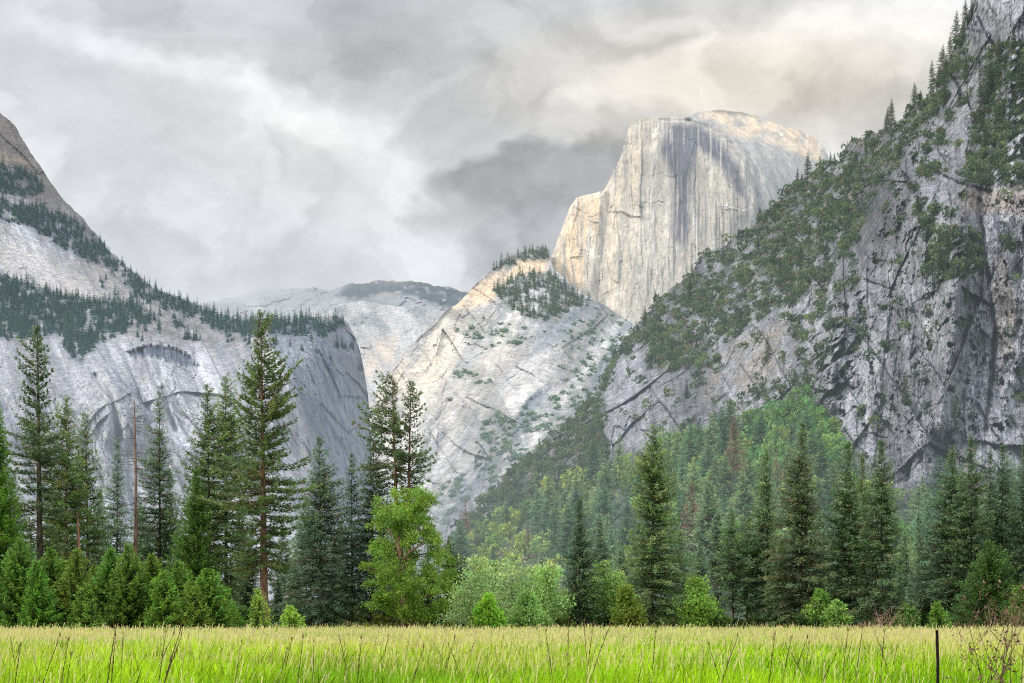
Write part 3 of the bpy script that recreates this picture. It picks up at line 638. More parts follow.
# ----------------------------------------------------------------- ground
def build_ground():
    ys = np.concatenate([np.linspace(-300, 20, 12), np.linspace(24, 330, 120), np.geomspace(345, 60000, 40)])
    xs = np.concatenate([-np.geomspace(60000, 130, 24), np.linspace(-120, 120, 60), np.geomspace(130, 60000, 24)])
    x, y = np.meshgrid(xs, ys); z = ground_z(x, y)
    n = len(xs); i = np.arange(len(ys) - 1)[:, None] * n + np.arange(n - 1)[None]
    q = np.stack([i, i + 1, i + n + 1, i + n], -1).reshape(-1, 4)
    m, nt, N = new_mat('meadow_soil')
    g = N('ShaderNodeNewGeometry'); sx = N('ShaderNodeSeparateXYZ'); nt.links.new(g.outputs['Position'], sx.inputs[0])
    nz = N('ShaderNodeTexNoise'); nz.inputs['Scale'].default_value = .35; nz.inputs['Detail'].default_value = 8; nt.links.new(g.outputs['Position'], nz.inputs['Vector'])
    r = N('ShaderNodeValToRGB'); r.color_ramp.elements[0].color = (.10, .14, .03, 1); r.color_ramp.elements[1].color = (.26, .30, .07, 1)
    r.color_ramp.elements[0].position = .3; r.color_ramp.elements[1].position = .7; nt.links.new(nz.outputs[0], r.inputs[0])
    r2 = N('ShaderNodeMapRange'); nt.links.new(sx.outputs['Y'], r2.inputs[0]); r2.inputs[1].default_value = 285; r2.inputs[2].default_value = 310
    mx = N('ShaderNodeMix'); mx.data_type = 'RGBA'; nt.links.new(r2.outputs[0], mx.inputs[0]); nt.links.new(r.outputs[0], mx.inputs[6]); mx.inputs[7].default_value = (.05, .06, .03, 1)
    d = N('ShaderNodeBsdfDiffuse'); nt.links.new(mx.outputs[2], d.inputs[0]); finish(nt, N, d.outputs[0])
    link('ground', make_mesh('ground', np.stack([x, y, z], -1).reshape(-1, 3), [q], None, [m], None, True), kind='structure')
def ground_z(x, y): return .16 * perlin(x / 26., y / 40., 900) + .06 * perlin(x / 7., y / 9., 901)
build_ground()

def build_grass():
    S = Soup()
    def band(d0, d1, n, w0, hgt, seed, straw):
        r = np.random.default_rng(seed)
        y = np.sqrt(r.random(n) * (d1 * d1 - d0 * d0) + d0 * d0)
        x = (r.random(n) - .5) * y * (1024 / F) * 1.35
        pat = fbm(x / 9., y / 16., 4, 910); pat2 = fbm(x / 30., y / 60., 3, 911)
        keep = r.random(n) < np.clip(.9 + .9 * pat, .3, 1); x, y, pat, pat2 = x[keep], y[keep], pat[keep], pat2[keep]; n = len(x)
        z = ground_z(x, y); h = hgt * (.50 + .6 * r.random(n) + .45 * (r.random(n) < .06)) * (1 + .55 * pat)
        st = r.random(n) < straw * (1 + .8 * pat2)                     # seed stems stand taller and straw-coloured
        h = np.where(st, h * 1.22 + .05, h)
        a = r.random(n) * 2 * np.pi; lean = h * (.12 + .38 * r.random(n)) * np.where(st, .45, 1.)
        lx = np.cos(a) * lean + .10 * h; ly = np.sin(a) * lean
        w = w0 * (.6 + .8 * r.random(n)) * np.where(st, .8, 1) * np.maximum(1, y / d0 * .9)
        ca = r.random(n) * np.pi; wx = np.cos(ca) * w; wy = np.sin(ca) * w * .5
        B = np.stack([x, y, z], 1); W = np.stack([wx, wy, 0 * w], 1)
        M_ = B + np.stack([lx * .3, ly * .3, h * .55], 1); T = B + np.stack([lx, ly, h * (1 - .12 * np.minimum(lean / h, 1))], 1)
        tw = np.where(st, 1.15, .12)[:, None]
        V = np.stack([B - W * .7, B + W * .7, M_ + W * np.where(st, .45, .8)[:, None], M_ - W * np.where(st, .45, .8)[:, None], T + W * tw * .6, T - W * tw * .6], 1)
        # a quad at the foot, one at the top
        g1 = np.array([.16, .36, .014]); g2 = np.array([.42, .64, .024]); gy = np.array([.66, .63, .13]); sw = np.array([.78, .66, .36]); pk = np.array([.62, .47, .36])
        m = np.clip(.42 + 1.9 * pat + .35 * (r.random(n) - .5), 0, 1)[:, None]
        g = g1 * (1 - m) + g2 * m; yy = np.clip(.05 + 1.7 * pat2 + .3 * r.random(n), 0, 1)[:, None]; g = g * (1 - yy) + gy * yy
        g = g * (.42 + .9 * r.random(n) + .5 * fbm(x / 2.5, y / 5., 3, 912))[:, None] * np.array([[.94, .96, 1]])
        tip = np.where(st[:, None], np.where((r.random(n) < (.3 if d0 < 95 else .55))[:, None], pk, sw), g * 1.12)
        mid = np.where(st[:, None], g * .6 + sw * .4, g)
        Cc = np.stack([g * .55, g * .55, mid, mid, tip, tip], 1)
        k = np.arange(n)[:, None] * 6
        S.add(V.reshape(-1, 3), Cc.reshape(-1, 3), np.concatenate([k + np.array([[0, 1, 2, 3]]), k + np.array([[3, 2, 4, 5]])]))
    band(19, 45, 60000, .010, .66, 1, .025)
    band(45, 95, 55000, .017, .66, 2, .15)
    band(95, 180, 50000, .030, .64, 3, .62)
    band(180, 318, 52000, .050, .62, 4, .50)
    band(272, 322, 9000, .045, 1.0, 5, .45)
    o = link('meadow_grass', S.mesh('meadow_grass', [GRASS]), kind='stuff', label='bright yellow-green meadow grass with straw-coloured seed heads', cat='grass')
build_grass()

# ----------------------------------------------------------------- trees
BARKC = {'red': (.23, .135, .10), 'grey': (.16, .145, .13), 'dark': (.10, .085, .07), 'dead': (.26, .20, .17)}
def conifer(seed, H, R, base=.12, kind='fir', col=(.075, .105, .05), bark='grey', dens=1., dark=.6, bend=0., side=None, p=.85, rt=None, kw=1.):
    """returns crown and trunk meshes of one conifer with every branch carrying its sprays"""
    r = np.random.default_rng(seed); S = Soup(); T = Soup(); col = np.array(col) * (np.array([2.45, 2.35, 2.4]) if kind == 'young' else np.array([2.75, 2.72, 2.95])); R = R * {'fir': 1.42, 'pond': 1.25, 'young': 1.3, 'slim': 1.35}[kind]
    rt = rt or (.0095 * H + .08) * {'fir': .7, 'slim': .8, 'pond': 1.25, 'young': 1}[kind]
    nz = 9; zs = np.linspace(0, 1, nz)
    def axis(t): return np.stack([bend * H * t ** 1.6, .3 * bend * H * t ** 2, H * t], -1)
    T.tube(axis(zs), np.maximum(rt * (1 - zs * .97) * (1 + .5 * np.exp(-zs * 30)), .02), 9, BARKC[bark])
    gap = {'fir': .75, 'pond': .95, 'young': .5, 'slim': .8}[kind] * (H / 45.) ** .35 / dens
    z = base * H; P_, D_, W_, C_ = [], [], [], []
    azo = r.random() * 6
    while z < H * .985:
        t = (z / H - base) / (1 - base)
        if kind == 'pond': L0 = R * (min(1, (1 - t) * 1.45) ** .75) * (.72 + .28 * min(1, t * 4)) * (.85 + .3 * math.sin(t * 17 + seed))
        elif kind == 'young': L0 = R * ((1 - t) ** .88) * (.85 + .15 * min(1, t * 8))
        elif kind == 'slim': L0 = R * (min(1, (1 - t) * 1.7) ** .8) * (.65 + .35 * min(1, t * 3))
        else: L0 = R * ((1 - t) ** p) * (.82 + .18 * min(1, t * 6))
        L0 = max(L0 * (1 + .24 * float(perlin(np.array([t * 7. + seed * 1.7]), np.array([seed * .37]), 55)[0])), .35)
        nb = {'fir': 7, 'pond': 6, 'young': 8, 'slim': 6}[kind] if t < .8 else 5
        if kind != 'young' and r.random() < .07: nb = 3
        for b in range(nb):
            if kind in ('pond', 'slim') and r.random() < .16: continue
            a = azo + b * 2 * np.pi / nb + r.normal() * .35; L = L0 * (.72 + .38 * r.random()) * (1 if r.random() > .08 else .6) * (1 + .46 * float(_GC[int(((a * 41 + t * 90 + seed * 13) % 256))]) * .6)
            if kind == 'pond' and r.random() < .12: L *= 1.22
            if side is not None: L *= .42 + .58 * (.5 + .5 * math.cos(a - side))
            sl = {'fir': -.22 + .75 * t, 'pond': -.30 + 1.0 * t, 'young': .12 + .7 * t, 'slim': -.2 + .8 * t}[kind] + r.normal() * .1
            up = {'fir': .16, 'pond': .32, 'young': .3, 'slim': .15}[kind]
            zz = z + r.normal() * gap * .35
            n = max(3, int(L / ({'fir': .36, 'pond': .42, 'young': .34, 'slim': .4}[kind] / dens ** .5)))
            u = np.linspace(.16 if kind != 'pond' else .24, 1, n) + r.normal(size=n) * .02
            ax = axis(np.array([min(max(zz / H, 0), 1)]))[0]
            d = np.array([math.cos(a), math.sin(a), 0]); lat = np.array([-math.sin(a), math.cos(a), 0])
            def path(u): return ax[None] + d[None] * (L * u)[:, None] + np.array([0, 0, 1.])[None] * (L * (sl * u - .28 * u * u * (1 - t) + up * u ** 3))[:, None]
            c = path(u)
            k = {'fir': 7, 'pond': 10, 'young': 7, 'slim': 8}[kind]
            Q = np.repeat(c, k, 0); uu = np.repeat(u, k); m = len(Q)
            spread = {'fir': .55, 'pond': .5, 'young': .45, 'slim': .4}[kind]
            wl = (1.15 - uu) * L * .30
            Q = Q + lat[None] * (r.normal(size=m) * wl * spread)[:, None] + np.array([0, 0, 1.])[None] * (r.normal(size=m) * .13)[:, None]
            tl = {'fir': .56, 'pond': .56, 'young': .44, 'slim': .6}[kind] * (.7 + .6 * r.random(m)) * kw * (.45 + .55 * min(1, L / 2.2))
            vz = {'fir': .18, 'pond': .55, 'young': .6, 'slim': .3}[kind]
            dv = unit(d[None] * .75 + lat[None] * (r.normal(size=m) * .75)[:, None] + np.array([0, 0, 1.])[None] * (r.normal(size=m) * .38 + vz * .5)[:, None]) * tl[:, None]
            wv = unit(np.cross(dv, r.normal(size=(m, 3)) * .6 + np.array([0, 0, 1.]))) * (tl * .17)[:, None]
            if kind in ('fir', 'slim'): wv[:, 2] *= .6
            hue = 1 + r.normal(size=(1, 3)) * np.array([[.10, .05, .06]])
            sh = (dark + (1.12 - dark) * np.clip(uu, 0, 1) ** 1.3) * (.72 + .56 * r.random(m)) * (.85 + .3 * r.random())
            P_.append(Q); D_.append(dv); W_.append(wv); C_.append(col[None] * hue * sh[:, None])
            if L > .8:
                ub = np.linspace(0, .8, 4); T.tube(path(ub), np.linspace(.055, .015, 4) * (L / 4 + .4) * .8, 3, np.array(BARKC[bark]) * .8)
        azo += 1.1; z += gap * (.75 + .5 * r.random()) * (1 - .35 * t)
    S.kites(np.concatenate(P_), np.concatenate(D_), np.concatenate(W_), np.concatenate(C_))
    if base > .16:                                                   # dead stubs below the crown
        for i in range(int(14 * base / .3)):
            zz = H * base * (.35 + .65 * r.random()); a = r.random() * 6.28; L = R * (.15 + .35 * r.random()); u = np.linspace(0, 1, 4)
            ax = axis(np.array([zz / H]))[0]
            T.tube(ax[None] + np.stack([np.cos(a) * L * u, np.sin(a) * L * u, -.25 * L * u * u + .05 * r.normal() * u], 1), np.linspace(.05, .012, 4), 4, BARKC['dead'])
    return S, T

def broadleaf(seed, lobes, n, leaf, col, trunk_pts=None, trunk_r=None, limbs=True, bark='grey', dark=.45, core=.5, loose=.12):
    """lobes: (x, y, z, rx, ry, rz); leaves thick towards the outside of each lobe, limbs run from the trunk into it"""
    r = np.random.default_rng(seed); S = Soup(); T = Soup(); col = np.array(col)
    vol = np.array([(l[3] * l[4] * l[5]) ** .7 for l in lobes]); vol /= vol.sum()
    zmin = min(l[2] - l[5] for l in lobes); zmax = max(l[2] + l[5] for l in lobes)
    for l, f in zip(lobes, vol):
        m = max(12, int(n * f)); c = np.array(l[:3]); R = np.array(l[3:6])
        # leaves gather on twigs: pick twig ends, scatter leaves round each
        tw = max(4, m // 9); dv = unit(r.normal(size=(tw, 3))); dv[:, 2] = np.where(r.random(tw) < .3, np.abs(dv[:, 2]), dv[:, 2])
        rad = core + (1.06 - core) * r.random(tw) ** .6
        tp = c + dv * R * rad[:, None]
        idx = r.integers(0, tw, m); P = tp[idx] + r.normal(size=(m, 3)) * R.mean() * loose
        d = unit(dv[idx] * .5 + r.normal(size=(m, 3)) + np.array([0, 0, -.15])) * (leaf * (.6 + .7 * r.random(m)))[:, None]
        w = unit(np.cross(d, r.normal(size=(m, 3)))) * (np.linalg.norm(d, axis=1) * .32)[:, None]
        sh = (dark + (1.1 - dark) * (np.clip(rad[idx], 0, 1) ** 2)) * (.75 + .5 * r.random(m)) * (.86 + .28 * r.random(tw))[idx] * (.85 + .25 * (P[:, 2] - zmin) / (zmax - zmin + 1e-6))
        hue = 1 + r.normal(size=(tw, 3))[idx] * np.array([[.11, .05, .08]]) + r.normal() * np.array([[.07, .02, .0]])
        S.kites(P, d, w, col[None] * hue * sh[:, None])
    if trunk_pts is not None:
        tp = np.asarray(trunk_pts, float); T.tube(tp, trunk_r, 9, BARKC[bark])
        if limbs:
            for l in lobes[::max(1, len(lobes) // 24)]:
                c = np.array(l[:3]); k = np.argmin(np.abs(tp[:, 2] - (c[2] - .45 * np.linalg.norm(c[:2] - tp[:, :2].mean(0)) - .3 * l[5]))); a = tp[k]
                u = np.linspace(0, 1, 6)[:, None]; mid = (a + c) / 2 + np.array([0, 0, .12 * np.linalg.norm(c - a)])
                pth = a * (1 - u) ** 2 + 2 * mid * u * (1 - u) + c * u ** 2; pth[1:] += r.normal(size=(5, 3)) * .12
                T.tube(pth, np.linspace(trunk_r[k] * .5, .03, 6), 5, BARKC[bark])
                for b in range(3):
                    s0 = pth[2 + b % 3]; e = c + r.normal(size=3) * np.array(l[3:6]) * .6; u2 = np.linspace(0, 1, 4)[:, None]
                    T.tube(s0 + (e - s0) * u2 + r.normal(size=(4, 3)) * .08 * u2, np.linspace(trunk_r[k] * .2, .02, 4), 4, BARKC[bark])
    return S, T

def plant(name, S, T, loc, label, cat='tree', group=None, mat=None, tint=None, trunk='trunk', crown='crown', rz=0):
    root = link(name, None, label=label, cat=cat, group=group, loc=loc); root.empty_display_size = 1; root.rotation_euler = (0, 0, rz)
    c = link(crown, S.mesh(crown, [mat or LEAF]), root); 
    if tint: c.color = (*tint, 1)
    if T.V: link(trunk, T.mesh(trunk, [BARK], None, True), root)
    return root

def spot(px, D):
    x = (px - 512) / F * D; return (x, D, float(ground_z(np.array(x), np.array(D * 1.))) - .05)
def height(ytop, D): return EYE + (HY - ytop) / F * D

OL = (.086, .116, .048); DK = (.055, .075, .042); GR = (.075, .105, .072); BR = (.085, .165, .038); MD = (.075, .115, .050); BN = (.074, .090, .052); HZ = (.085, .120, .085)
PINES = [  # px, top row, distance, half width px, crown base, kind, colour, bark, density, label
 ('pine_tree', -2, 386, 268, 32, .03, 'young', (.058, .118, .024), 'grey', 1.25, 'tall dense bright green pine cut by the left edge of the picture'),
 ('pine_tree', 40, 318, 285, 27, .26, 'pond', DK, 'dark', 1.05, 'tall dark pine with narrow top, tallest of those left of the dead grey tree'),
 ('pine_tree', 66, 396, 294, 23, .14, 'slim', OL, 'red', 1.2, 'olive green pine just right of the tall dark left pine'),
 ('pine_tree', 88, 410, 300, 20, .14, 'slim', (.08, .115, .05), 'red', 1.1, 'slightly lower olive pine right of its olive neighbour, behind the orange-red broken trunk'),
 ('fir_tree', 117, 436, 312, 22, .05, 'fir', HZ, 'grey', .95, 'thin grey green fir left of the bare dead tree'),
 ('fir_tree', 160, 386, 305, 25, .16, 'fir', (.07, .10, .055), 'dark', .85, 'dark airy fir with pointed top just right of the dead tree'),
 ('fir_tree', 171, 470, 318, 22, .03, 'fir', HZ, 'grey', 1., 'pale bluish fir standing in front of the airy dark fir'),
 ('pine_tree', 196, 468, 279, 27, .04, 'young', (.056, .105, .028), 'grey', 1.2, 'dense rich green pine with orange tip below the pair of olive pines'),
 ('pine_tree', 210, 383, 300, 25, .14, 'slim', (.075, .10, .045), 'dark', 1.1, 'left one of the close pair of tall olive pines'),
 ('pine_tree', 226, 374, 308, 27, .14, 'slim', OL, 'dark', 1.15, 'right and taller one of the close pair of olive pines'),
 ('pine_tree', 264, 309, 277, 40, .20, 'pond', (.068, .09, .042), 'red', 1.3, 'tallest pine of all, irregular crown on a reddish bare lower trunk'),
 ('fir_tree', 321, 434, 295, 35, .02, 'fir', GR, 'grey', 1.1, 'wide grey green fir reaching the ground right of the tallest pine'),
 ('fir_tree', 352, 452, 303, 22, .16, 'fir', (.065, .09, .065), 'dark', 1., 'lower left fir of the dark bluish pair beside the bright oak'),
 ('fir_tree', 372, 424, 298, 27, .14, 'fir', (.06, .085, .06), 'dark', 1.05, 'taller right fir of the dark bluish pair behind the bright oak'),
 ('fir_tree', 450, 538, 300, 22, .03, 'fir', DK, 'dark', 1., 'small dark fir at the right side of the bright oak'),
 ('fir_tree', 428, 556, 306, 18, .03, 'fir', DK, 'dark', 1., 'dark low fir half hidden behind the bright oak'),
 ('fir_tree', 579, 500, 291, 19, .07, 'fir', (.055, .08, .05), 'grey', 1.15, 'dark slim fir standing alone among the pale green willows'),
 ('fir_tree', 652, 422, 290, 37, .04, 'fir', (.085, .115, .055), 'dark', 1.2, 'big symmetrical cone-shaped fir in the middle of the right half'),
 ('pine_tree', 718, 512, 312, 13, .18, 'slim', HZ, 'dark', 1.1, 'leftmost slim pine of the cluster with bare lower trunks'),
 ('pine_tree', 733, 507, 306, 14, .18, 'slim', (.08, .12, .065), 'dark', 1.1, 'tallest slim pine of the cluster with bare lower trunks'),
 ('pine_tree', 747, 514, 310, 14, .18, 'slim', (.085, .125, .06), 'dark', 1.1, 'rightmost slim pine of the cluster with bare lower trunks'),
 ('fir_tree', 768, 444, 308, 22, .06, 'fir', (.075, .105, .058), 'dark', 1.05, 'dark fir just left of the brownish tall fir'),
 ('fir_tree', 801, 420, 296, 29, .05, 'fir', BN, 'dark', 1.25, 'tall brownish green fir, tallest between the big cone fir and the right edge group'),
 ('fir_tree', 782, 540, 300, 15, .04, 'fir', (.085, .12, .055), 'grey', 1., 'short fir tucked between the dark fir and the brownish fir'),
 ('fir_tree', 850, 441, 298, 25, .05, 'fir', (.065, .095, .052), 'dark', 1.1, 'left fir of the close row of three tall dark firs'),
 ('fir_tree', 864, 454, 304, 22, .10, 'fir', MD, 'red', 1., 'middle and lowest fir of the close row of three tall firs'),
 ('fir_tree', 882, 439, 294, 32, .05, 'fir', (.07, .10, .055), 'dark', 1.1, 'right fir of the close row of three, with drooping lower boughs'),
 ('fir_tree', 951, 445, 298, 30, .05, 'fir', (.07, .10, .06), 'dark', 1.15, 'left and broad fir of the tall right edge group'),
 ('fir_tree', 972, 435, 294, 27, .05, 'fir', (.065, .095, .05), 'dark', 1.15, 'highest fir of the tall right edge group'),
 ('fir_tree', 990, 448, 306, 20, .06, 'fir', GR, 'dark', 1., 'narrow fir behind the highest fir of the right edge group'),
 ('fir_tree', 1002, 442, 302, 24, .06, 'fir', (.06, .09, .06), 'dark', 1.05, 'dark fir second from the right edge'),
 ('fir_tree', 1026, 436, 296, 27, .05, 'fir', (.055, .08, .05), 'dark', 1.1, 'dark fir cut by the right edge of the picture'),
 ('fir_tree', 988, 540, 284, 31, .01, 'young', (.045, .085, .028), 'dark', 1., 'low wide dark green conifer at the foot of the right edge group'),
 ('fir_tree', 920, 512, 330, 14, .04, 'fir', HZ, 'grey', 1., 'left of two hazy small firs in the gap before the right edge group'),
 ('fir_tree', 934, 520, 335, 14, .04, 'fir', HZ, 'grey', 1., 'right of two hazy small firs in the gap before the right edge group'),
]
for i, (nm, px, yt, D, hw, base, kd, col, bark, dens, lab) in enumerate(PINES):
    H = height(yt, D); R = hw / F * D
    S, T = conifer(100 + i, H, R, base, kd, np.array(col), bark, dens, dark=.6, bend=random.uniform(-.012, .012))
    plant(nm, S, T, spot(px, D), lab, 'tree')

# twin-trunked pine behind the oak
def twin():
    D = 296; root = link('pine_tree', None, label='sparse pine with two reddish trunks rising above the bright oak', cat='tree', loc=spot(403, D))
    H1, H2 = height(375, D), height(380, D)
    for sd, H, side, dx, bend in ((1, H1, math.pi, -.7, -.025), (2, H2, 0., .7, .012)):
        S, T = conifer(300 + sd, H, 30 / F * D * .92, .42 if sd == 2 else .58, 'pond', (.072, .092, .05), 'red', 1.15, .5, bend=bend, side=side, rt=.55)
        c = link('crown', S.mesh('crown', [LEAF]), root); c.location = (dx, 0, 0)
        t = link('trunk', T.mesh('trunk', [BARK], None, True), root); t.location = (dx, 0, 0)
twin()

# dead trees among the left pines
def snag(px, yt, D, seed, label, bark, rr, twigs, name='dead_tree'):
    H = height(yt, D); r = np.random.default_rng(seed); T = Soup(); B = T
    z = np.linspace(0, 1, 10); T.tube(np.stack([.3 * np.sin(z * 3), 0 * z, H * z], 1), rr * (1 - .82 * z), 9, BARKC[bark])
    for i in range(twigs):
        t = .25 + .74 * r.random(); a = r.random() * 6.28; L = (1 - t) * 4.5 + .6 + r.random(); u = np.linspace(0, 1, 5)
        B.tube(np.stack([.3 * np.sin(t * 3) + np.cos(a) * L * u, np.sin(a) * L * u, H * t - .3 * L * u + .25 * L * u ** 2], 1), np.linspace(.045, .012, 5), 3, np.array(BARKC['dead']) * (.6 + .5 * r.random()))
        for k in range(3):
            u0 = .4 + .5 * r.random(); b = a + r.choice([-.7, .7]); l2 = L * .35; s0 = np.array([np.cos(a) * L * u0, np.sin(a) * L * u0, H * t - .3 * L * u0 + .25 * L * u0 ** 2])
            B.tube(s0 + np.stack([np.cos(b) * l2 * u, np.sin(b) * l2 * u, -.1 * l2 * u], 1), np.linspace(.03, .01, 5), 3, np.array(BARKC['dead']) * .8)
    root = link(name, None, label=label, cat='dead tree', loc=spot(px, D))
    link('trunk', T.mesh('trunk', [BARK], None, True), root)
BARKC['snag'] = (.36, .20, .14); BARKC['pinkish'] = (.26, .16, .13)
snag(134, 402, 298, 31, 'bare dead tree with thin reddish trunk and twigs among the left pines', 'pinkish', .42, 70)
snag(77, 512, 288, 32, 'broken orange-red bare trunk without branches under the olive pines', 'snag', .5, 0)
snag(29, 517, 290, 33, 'pale broken trunk at the foot of the tall dark left pine', 'dead', .45, 0)

# young pines along the meadow's left edge
YOUNG = [(20, 538, 262, 27, 'tallest and leftmost of the young bushy pines'), (50, 546, 266, 22, 'young bushy pine second from the left at the meadow edge'), (76, 549, 264, 22, 'young bushy pine third from the left, in front of the orange-red trunk'),
         (110, 547, 268, 22, 'bushy young pine below the thin grey green fir, left of the dead tree'), (127, 544, 265, 22, 'bushy young pine under the bare dead tree'), (151, 554, 268, 21, 'young pine right of the dead tree, slightly hidden'),
         (177, 562, 263, 21, 'light green young pine with pale tips below the rich green pine'), (206, 570, 260, 22, 'rightmost of the bushy young pines on the left'),
         (94, 566, 272, 18, 'small young pine filling the gap in the middle of the young pine row'), (36, 562, 258, 16, 'small young pine in front between the two leftmost young pines'), (4, 552, 272, 22, 'dark young pine at the foot of the tall bright left edge pine'), (64, 560, 276, 20, 'young pine standing behind and between the second and third from left'),
         (139, 562, 275, 18, 'young pine partly hidden behind the one under the bare dead tree'), (164, 572, 259, 17, 'short young pine in front left of the light green one with pale tips'), (192, 582, 258, 16, 'short rounded young pine left of the rightmost of the row'), (226, 588, 270, 14, 'low young pine just right of the rightmost of the row'), (88, 584, 258, 14, 'lowest young pine in front of the middle of the row')]
for i, (px, yt, D, hw, lab) in enumerate(YOUNG):
    S, T = conifer(500 + i, height(yt, D), hw / F * D * 1.05, .02, 'young', (.070 + .010 * (i % 3), .134 + .012 * (i % 2), .032), 'grey', 1.1, .40, kw=1.15)
    plant('young_pine', S, T, spot(px, D), lab, 'tree', 'young pines along the meadow edge')
for i, (px, yt, D, hw, col, lab) in enumerate([(258, 590, 262, 11, (.16, .23, .06), 'pale green sapling at the foot of the tallest pine'), (290, 608, 258, 11, (.15, .24, .05), 'tiny pale sapling right of the tallest pine'),
                                            (222, 600, 264, 9, (.13, .2, .05), 'little sapling beside the rightmost young pine'), (938, 603, 268, 10, (.085, .15, .035), 'little green sapling standing alone before the right edge group')]):
    S, T = conifer(530 + i, height(yt, D), hw / F * D, .03, 'young', col, 'grey', 1.1, .45)
    plant('sapling', S, T, spot(px, D), lab, 'tree')

# conifers standing further back: a few grown once, then copied
def grow_set(n, seed0, H, R, col, kind='fir', dens=.75, base=.04):
    out = []
    for i in range(n):
        S, T = conifer(seed0 + i, H, R * (.85 + .3 * random.random()), base, kind, col, 'dark', dens, .45, kw=1.35)
        out.append((S.mesh('crown', [LEAF]), T.mesh('trunk', [BARK], None, True)))
    return out
def copies(name, protos, places, label, cat, group, tints, seed=0):
    """places: (location, height scale, width scale); copies share mesh data"""
    rr = random.Random(seed); made = []
    for k, (cm, tm) in enumerate(protos):
        root = bpy.data.objects.new(name, None); c = bpy.data.objects.new('crown', cm); t = bpy.data.objects.new('trunk', tm) if tm else None
        made.append((root, c, t))
    for i, (loc, sh, sw) in enumerate(places):
        root, c, t = made[i % len(made)]
        r2 = root.copy(); COL.objects.link(r2); r2.location = loc; r2.scale = (sw, sw, sh); r2.rotation_euler = (0, 0, rr.random() * 6.28)
        r2['label'] = label(i) if callable(label) else label; r2['category'] = cat; r2['group'] = group
        c2 = c.copy(); COL.objects.link(c2); c2.parent = r2
        ti = rr.choice(tints); v = .85 + .3 * rr.random(); c2.color = (ti[0] * v, ti[1] * v, ti[2] * v, 1)
        if t: t2 = t.copy(); COL.objects.link(t2); t2.parent = r2
    for root, c, t in made:
        bpy.data.objects.remove(root); bpy.data.objects.remove(c)
        if t: bpy.data.objects.remove(t)

FIRS = grow_set(7, 700, 30., 4.6, (.075, .10, .062), dens=.85)
pl = []
rr = random.Random(3)
for px, yt, D in [(14, 470, 340), (58, 480, 345), (100, 490, 335), (140, 500, 350), (148, 530, 330), (185, 520, 345), (240, 500, 345), (250, 545, 325), (282, 520, 345), (296, 548, 330), (306, 500, 360), (340, 520, 340), (388, 540, 330), (415, 560, 335), (230, 560, 322), (278, 575, 318), (345, 575, 322)]:
    h = height(yt, D) / 30.; pl.append((spot(px, D), h, h * (.85 + .4 * rr.random())))
copies('fir_tree', FIRS, pl, 'green fir standing back in the shade behind the left row of pines', 'tree', 'firs behind the left row', [(1.1, 1.15, 1.1), (1, 1.2, 1.15), (1.2, 1.2, 1.0)], 1)
pl = []
for px, yt, D in [(600, 520, 380), (622, 540, 360), (680, 530, 370), (700, 540, 350), (760, 500, 390), (820, 510, 370), (905, 530, 350), (945, 500, 360), (1012, 490, 350), (838, 560, 325), (900, 570, 320), (708, 480, 460)]:
    h = height(yt, D) / 30.; pl.append((spot(px, D), h, h * (.85 + .4 * rr.random())))
copies('fir_tree', FIRS, pl, 'hazy fir standing back behind the right row of firs', 'tree', 'firs behind the right row', [(1.2, 1.3, 1.4), (1.15, 1.3, 1.3), (1.3, 1.35, 1.3)], 2)

# the bright oak in front of the twin-trunked pine
def oak():
    D = 270.; s = D / F
    def L(px, py, rx, ry, dy=0.): return ((px - 405) * s, dy, (HY + 6 - py) * s, rx * s, rx * s * .9, ry * s)
    r = np.random.default_rng(77); lobes = []
    env = [(478, 12), (490, 30), (505, 40), (525, 45), (545, 50), (560, 54), (580, 49), (598, 42), (612, 30)]
    for i in range(170):
        py = 483 + 128 * ((i + r.random()) / 170) ** .92; hw = float(np.interp(py, [e[0] for e in env], [e[1] for e in env])); w = r.uniform(4, 8.5) * (.6 + .4 * min(1, hw / 30))
        a = r.random() * 6.283; q = max(hw - w * .8, 0) * r.random() ** .45 * r.uniform(.86, 1.1); lobes.append(L(405 + 2 + q * math.cos(a), py, w, w * r.uniform(.5, .75), q * math.sin(a) * s))
    tp = np.array([[0, 0, -.3], [.1, 0, 3], [-.2, 0, 6], [-.6, .1, 9.5], [-.9, .2, 12], [-.4, .1, 15], [.2, 0, 17.5], [.3, 0, 19]]); tr = np.array([.78, .6, .52, .42, .34, .24, .14, .06])
    S, T = broadleaf(41, lobes, 38000, .28, (.26, .41, .085), tp, tr, True, 'oakbark', .45, .3, .34)
    plant('oak_tree', S, T, spot(405, D), 'bright green broadleaf oak with a leaning trunk at the meadow edge', 'tree', mat=BROAD)
BARKC['oakbark'] = (.21, .15, .11)
oak()

